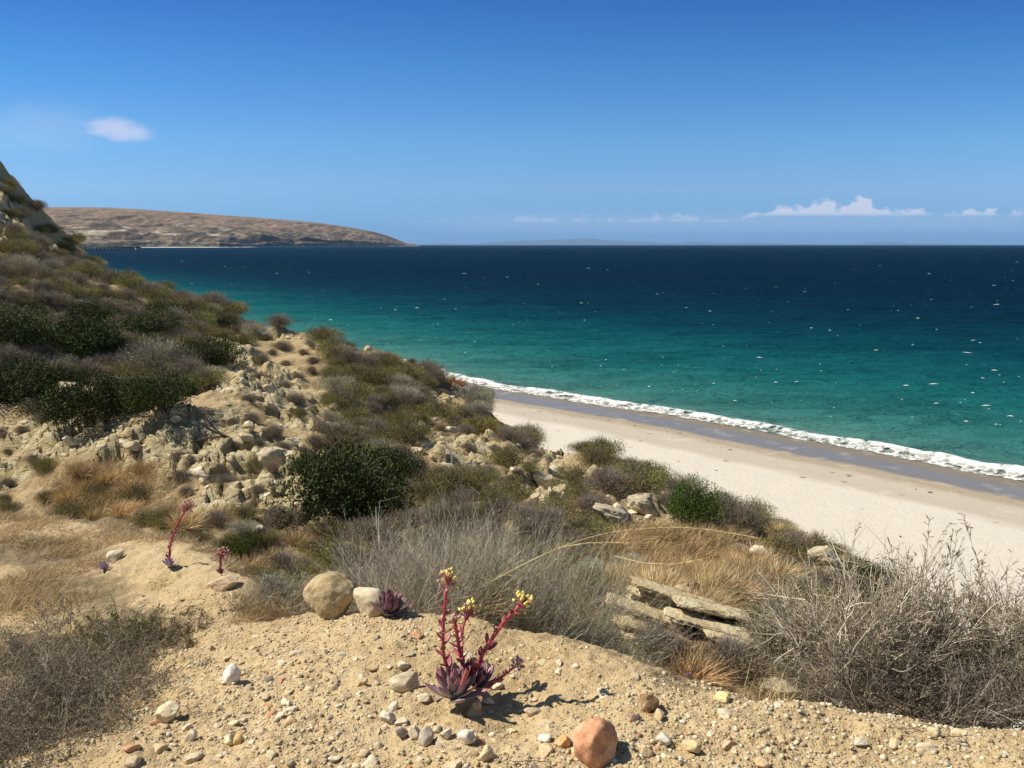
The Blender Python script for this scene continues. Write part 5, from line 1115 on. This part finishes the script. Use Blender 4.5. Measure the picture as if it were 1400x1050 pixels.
for i_, (px, py, ln, lab) in enumerate([(1235, 1000, 0.16, 'thin dead twig lying on gravel below the right bush'), (1300, 1012, 0.12, 'short forked dead twig at the lower right of the rim'), (725, 1045, 0.10, 'small dry twig at the bottom left of the orange-red rock'), (690, 1012, 0.09, 'tiny curved twig right of the row of cobbles')]):
    r_ = np.random.default_rng(350 + i_); P_ = hit1(px, py); t = thing('fallen_twig', lab, 'twig', tuple(P_ + [0, 0, 0.006])); a_ = r_.random() * 0.8 - 0.3
    ml = grow(np.array([[-ln / 2, 0, 0.0]]), np.array([[1, a_, 0.08]]), np.array([ln]), 9, 0.22, -0.02, r_); ml[..., 2] = np.abs(ml[..., 2]) * 0.5; p, dd = sprout(ml, 7, 0.6, 0.2, r_); dd[:, 2] = np.abs(dd[:, 2]) * 0.3
    V, Fs, C = merge([tubes(ml, 0.0022, 0.0009, 5, (0.20, 0.14, 0.09), 0.1, r_), tubes(grow(p, dd, ln * 0.3, 5, 0.2, 0, r_), 0.0012, 0.0006, 4, (0.20, 0.14, 0.09), 0.1, r_)]); link('stem', make_mesh('stem', V, Fs, C, True), M_WOOD, t)
# three long plumed stems sweeping right
tp = thing('plume_grass', 'long golden plumed grass stems sweeping right across the slope', 'grass', (0, 0, 0))
def curve_px(pts, Y0, Y1, K=26):
    pts = np.array(pts, float); t = np.linspace(0, 1, len(pts)); tt_ = np.linspace(0, 1, K)
    x = np.interp(tt_, t, pts[:, 0]); y = np.interp(tt_, t, pts[:, 1])
    for _ in range(3): x[1:-1] = (x[:-2] + 2 * x[1:-1] + x[2:]) / 4; y[1:-1] = (y[:-2] + 2 * y[1:-1] + y[2:]) / 4
    return unproj(x, y, Y0 + (Y1 - Y0) * tt_)[None]
r_ = np.random.default_rng(330)
for pts in ([(660,800),(720,768),(790,738),(850,724),(930,720),(985,726),(1036,736)], [(655,805),(700,780),(760,750),(800,742),(862,742)], [(840,760),(880,770),(920,772),(958,765)]):
    Lc = curve_px(pts, 3.75, 3.3); half = Lc[:, 10:]
    pp, dd = sprout(half, 260, 0.16, 0.0, r_); hs = grow(pp, dd, 0.018, 3, 0.05, 0, r_)
    V, Fs, C = merge([tubes(Lc, 0.0016, 0.001, 4, (0.62, 0.50, 0.26), 0, r_), tubes(hs, 0.0010, 0.0004, 3, (0.60, 0.45, 0.22), 0.2, r_)]); link('plume', make_mesh('plume', V, Fs, C), M_WOOD, tp)

# ------------------------------------------------------------------ succulents
def sleaf(L_, W_, T_, curl, c0, c1, k=9, s=8):
    """thick pointed succulent leaf along +x, curving up"""
    t = np.linspace(0, 1, k); w = W_ * 0.5 * np.sin(np.clip(t * 0.80 + 0.17, 0, 1) * math.pi) ** 0.7; w[-1] = W_ * 0.02; th = T_ * 0.5 * (1 - t * 0.75)
    th[-1] = T_ * 0.03; a = np.arange(s) / s * 2 * math.pi; ang = curl * t ** 1.3
    cx = np.concatenate([[0], np.cumsum(np.cos(ang[1:]) * L_ / (k - 1))]); czz = np.concatenate([[0], np.cumsum(np.sin(ang[1:]) * L_ / (k - 1))])
    y = w[:, None] * np.cos(a); h = th[:, None] * np.sin(a) + 0.18 * np.abs(y)          # channelled upper face
    X = cx[:, None] - h * np.sin(ang)[:, None]; Z = czz[:, None] + h * np.cos(ang)[:, None]
    V = np.stack([X, y, Z], -1).reshape(-1, 3); idx = np.arange(k * s).reshape(k, s); nx = np.roll(idx, -1, 1)
    f = np.stack([idx[:-1], nx[:-1], nx[1:], idx[1:]], -1).reshape(-1, 4)
    red = np.clip(t[:, None] ** 3 * 0.8 + 0.5 * np.abs(np.cos(a)) ** 4, 0, 1)[..., None]
    C = (np.array(c0) * (1 - red) + np.array(c1) * red).reshape(-1, 3); return V, f, C
def rot_z(v, a): c, s = math.cos(a), math.sin(a); return np.stack([v[:, 0] * c - v[:, 1] * s, v[:, 0] * s + v[:, 1] * c, v[:, 2]], -1)
def rot_y(v, a): c, s = math.cos(a), math.sin(a); return np.stack([v[:, 0] * c - v[:, 2] * s, v[:, 1], v[:, 0] * s + v[:, 2] * c], -1)
def rosette(parent, off, R, n, rng, c0, c1, lo=0.15, hi=1.35, tilt=(0, 0), name='rosette'):
    parts = []
    for i in range(n):
        f_ = i / n; el = lo + (hi - lo) * f_ ** 0.9; az = i * 2.39996 + rng.normal() * 0.12; L_ = R * (1.0 - 0.35 * f_) * (0.9 + 0.2 * rng.random())
        v, f, c = sleaf(L_, L_ * 0.38, L_ * 0.11, 0.45 + 0.25 * rng.random(), np.array(c0) * (0.8 + 0.4 * rng.random()), np.array(c1) * (0.8 + 0.4 * rng.random()))
        v = rot_z(rot_y(v, el), az) + np.array([0, 0, 0.008 + 0.02 * f_ * R / 0.1]); parts.append((v, f, c))
    V, Fs, C = merge(parts); V = rot_y(V, tilt[0]); o = link(name, make_mesh(name, V, Fs, C, True), M_SUC, parent); o.location = off; return o
def bez(p, K=18):
    p = np.array(p, float); t = np.linspace(0, 1, K); tt_ = np.linspace(0, 1, len(p)); q_ = np.stack([np.interp(t, tt_, p[:, c]) for c in range(3)], -1)
    for _ in range(4): q_[1:-1] = (q_[:-2] + 2 * q_[1:-1] + q_[2:]) / 4
    return q_
RED = (0.44, 0.075, 0.08); PINK = (0.52, 0.15, 0.17)
def stalk(parent, pts, r0, r1, nb, bl, rng, head, col=RED, bcol=((0.33, 0.10, 0.11), (0.38, 0.04, 0.05)), t0=0.1):
    c = bez(pts); v, f, cc = tubes(c[None], r0, r1, 8, col, 0, rng); cc = cc * (0.85 + 0.3 * rng.random((len(cc), 1)))
    s = link('flower_stalk', make_mesh('flower_stalk', v, f, cc, True), M_SUC, parent); tg_ = norm(np.gradient(c, axis=0)); parts = []
    for i in range(nb):
        t = t0 + (0.97 - t0) * i / max(nb - 1, 1); j = t * (len(c) - 1.001); a = int(j); p = c[a] + (c[a + 1] - c[a]) * (j - a); T = tg_[a]
        L_ = bl * (1.15 - 0.55 * t) * (0.8 + 0.4 * rng.random()); lv, lf, lc = sleaf(L_, L_ * 0.5, L_ * 0.2, 0.6, *bcol, 6, 6)
        lv = rot_z(rot_y(lv, 0.25 + 0.3 * rng.random()), i * 2.39996 + rng.normal() * 0.3)
        zx = norm(np.cross(T, [0.01, 1, 0.02])); zy = np.cross(T, zx); lv = lv[:, :1] * zx + lv[:, 1:2] * zy + lv[:, 2:] * T + p; parts.append((lv, lf, lc))
    if parts: V, Fs, C = merge(parts); link('bracts', make_mesh('bracts', V, Fs, C, True), M_SUC, s)
    if head:
        hr, nbud, ycol, frac = head; parts = []; bud = []; tip = c[-1]; T = tg_[-1]
        for i in range(nbud):
            d = norm(T * (0.4 + 0.8 * rng.random()) + rng.normal(size=3) * 0.75 + [0, 0, 0.25]); L_ = hr * (0.55 + 0.5 * rng.random()); e_ = tip - T * hr * 0.6 * rng.random() + d * L_
            ln_ = bez([tip - T * hr * 0.7, tip + d * L_ * 0.5, e_], 5); parts.append(tubes(ln_[None], 0.0022, 0.0016, 5, PINK, 0.1, rng))
            up = norm(d + [0, 0, 0.7]); k = 6; tb_ = np.linspace(0, 1, k); bl_ = 0.013 + 0.004 * rng.random(); line = e_[None] + up[None] * (tb_[:, None] * bl_)
            rad = 0.0056 * np.sin(np.clip(tb_ * 0.85 + 0.12, 0, 1) * math.pi) ** 0.7; a_ = norm(np.cross(up, [0.3, 0.2, 1.0])); b_ = np.cross(up, a_); an = np.arange(7) / 7 * 2 * math.pi
            vv = line[:, None] + rad[:, None, None] * (np.cos(an)[:, None] * a_ + np.sin(an)[:, None] * b_)[None]; idx = np.arange(k * 7).reshape(k, 7); nx = np.roll(idx, -1, 1); ff = np.stack([idx[:-1], nx[:-1], nx[1:], idx[1:]], -1).reshape(-1, 4)
            yel = rng.random() < frac; base = np.array(PINK) if yel else np.array((0.50, 0.22, 0.18)); top = np.array(ycol) if yel else np.array((0.55, 0.30, 0.24))
            cl = np.repeat((base * (1 - smooth(tb_, 0.1, 0.45))[:, None] + top * smooth(tb_, 0.1, 0.45)[:, None]), 7, 0); bud.append((vv.reshape(-1, 3), ff, cl))
        V, Fs, C = merge(parts + bud); link('flower_head', make_mesh('flower_head', V, Fs, C, True), M_SUC, s)
    return s
GL = (0.40, 0.38, 0.36); GR = (0.36, 0.09, 0.11)
def pxoff(px, py, dy, b, base):        # offset of a point seen at px,py, dy metres behind the plant's base
    return unproj(px, py, base[1] + dy) - base
def main_plant():
    rng = np.random.default_rng(401); B = hit1(630, 965); r = thing('succulent', 'large red-stalked succulent with yellow flower heads, centre of the gravel', 'succulent', tuple(B))
    o = lambda px, py, dy: unproj(px, py, B[1] + dy) - B
    rosette(r, tuple(o(622, 962, -0.02) + [0, 0, 0.01]), 0.125, 30, rng, GL, GR, 0.12, 1.35)
    rosette(r, tuple(o(655, 948, 0.06) + [0, 0, 0.015]), 0.100, 24, rng, (0.32, 0.24, 0.25), (0.30, 0.07, 0.10), 0.1, 1.3)
    rosette(r, tuple(o(646, 925, 0.03)), 0.055, 16, rng, (0.22, 0.12, 0.13), (0.30, 0.05, 0.07), 0.3, 1.3)
    Y = (0.86, 0.74, 0.16)
    stalk(r, [o(626, 940, 0.02), o(605, 900, 0.02), o(606, 850, 0.02), o(612, 792, 0.04)], 0.0062, 0.0050, 18, 0.044, rng, (0.030, 46, Y, 0.45))
    stalk(r, [o(640, 940, 0.03), o(630, 900, 0.05), o(622, 850, 0.05)], 0.0080, 0.0055, 16, 0.045, rng, (0.018, 12, Y, 0.2), t0=0.3, bcol=(PINK, RED))
    stalk(r, [o(632, 905, 0.09), o(632, 860, 0.12), o(640, 838, 0.14)], 0.0045, 0.0038, 5, 0.02, rng, (0.042, 34, (0.88, 0.80, 0.22), 0.75), t0=0.5)
    stalk(r, [o(645, 935, 0.03), o(658, 895, 0.02), o(690, 848, 0.0), o(716, 824, -0.01)], 0.0072, 0.0060, 18, 0.042, rng, (0.030, 36, Y, 0.72), t0=0.2)
    s4 = stalk(r, [o(655, 950, 0.02), o(672, 936, 0.02), o(690, 922, 0.02), o(708, 908, 0.03)], 0.006, 0.004, 14, 0.030, rng, (0.018, 20, (0.5, 0.3, 0.33), 0.3), t0=0.2, bcol=((0.42, 0.22, 0.25), (0.28, 0.07, 0.10)))
    v, f, c = tubes(bez([o(632, 936, -0.06), o(640, 914, -0.07)], 5)[None], 0.0085, 0.0085, 8, (0.42, 0.12, 0.10), 0, rng); link('cut_stalk', make_mesh('cut_stalk', v, f, c, True), M_SUC, r)
main_plant()
def small_plant(px, py, R, n, label, c0=GL, c1=GR, hi=1.35, stalk_px=None, seed=1, ymin=1.3, head=None, r0=0.006):
    rng = np.random.default_rng(seed); B = hit1(px, py, ymin); r = thing('succulent', label, 'succulent', tuple(B)); sc = B[1] / F
    rosette(r, (0, 0, 0), R * sc, n, rng, c0, c1, 0.15, hi)
    if stalk_px: stalk(r, [unproj(x, y, B[1]) - B for x, y in stalk_px], r0, r0 * 0.8, 30, R * sc * 0.5, rng, head or (0.05, 50, (0.6, 0.3, 0.28), 0.1))
small_plant(534, 842, 38, 46, 'spiky grey-purple rosette in front of the pale buff rock', (0.24, 0.21, 0.21), (0.26, 0.07, 0.10), seed=411)
LIL = (0.50, 0.42, 0.50); LR = (0.36, 0.20, 0.30)
small_plant(232, 776, 15, 26, 'pale rosette with one tall leaning red stalk on the left knoll', LIL, LR, stalk_px=[(231, 772), (232, 745), (243, 715), (256, 694)], seed=412, r0=0.0065)
small_plant(143, 780, 14, 24, 'small lilac rosette without stalk, beside the cream stone', LIL, LR, seed=413)
small_plant(302, 786, 10, 16, 'small dark red plant behind the flat pinkish slab', (0.25, 0.13, 0.1), (0.32, 0.06, 0.06), stalk_px=[(302, 784), (301, 770), (303, 758)], seed=414, r0=0.0055)
small_plant(52, 829, 7, 14, 'tiny lilac rosette in dry grass near the left edge', LIL, LR, seed=415)
small_plant(941, 930, 8, 16, 'tiny pinkish-lilac rosette on the rim below the ledges', (0.40, 0.30, 0.38), (0.36, 0.10, 0.14), seed=416)

# ------------------------------------------------------------------ air
def haze():
    v, f = box(0, 60000, 620, 200000, 124000, 1260)
    me = make_mesh('haze', v, f); m = bpy.data.materials.new('haze_air'); m.use_nodes = True; N = m.node_tree.nodes; L = m.node_tree.links
    for n in list(N): N.remove(n)
    out = N.new('ShaderNodeOutputMaterial'); pv = N.new('ShaderNodeVolumePrincipled'); pv.inputs['Color'].default_value = (0.40, 0.66, 1.0, 1); pv.inputs['Density'].default_value = HAZE_D; pv.inputs['Anisotropy'].default_value = 0.1
    L.new(pv.outputs[0], out.inputs['Volume']); o = link('haze', me, m); tag(o, 'thin blue sea haze in front of the far coast', 'haze', kind='stuff')
HAZE_D = 1.0e-5
if HAZE_D > 0: haze()
print('objects', len(bpy.data.objects))
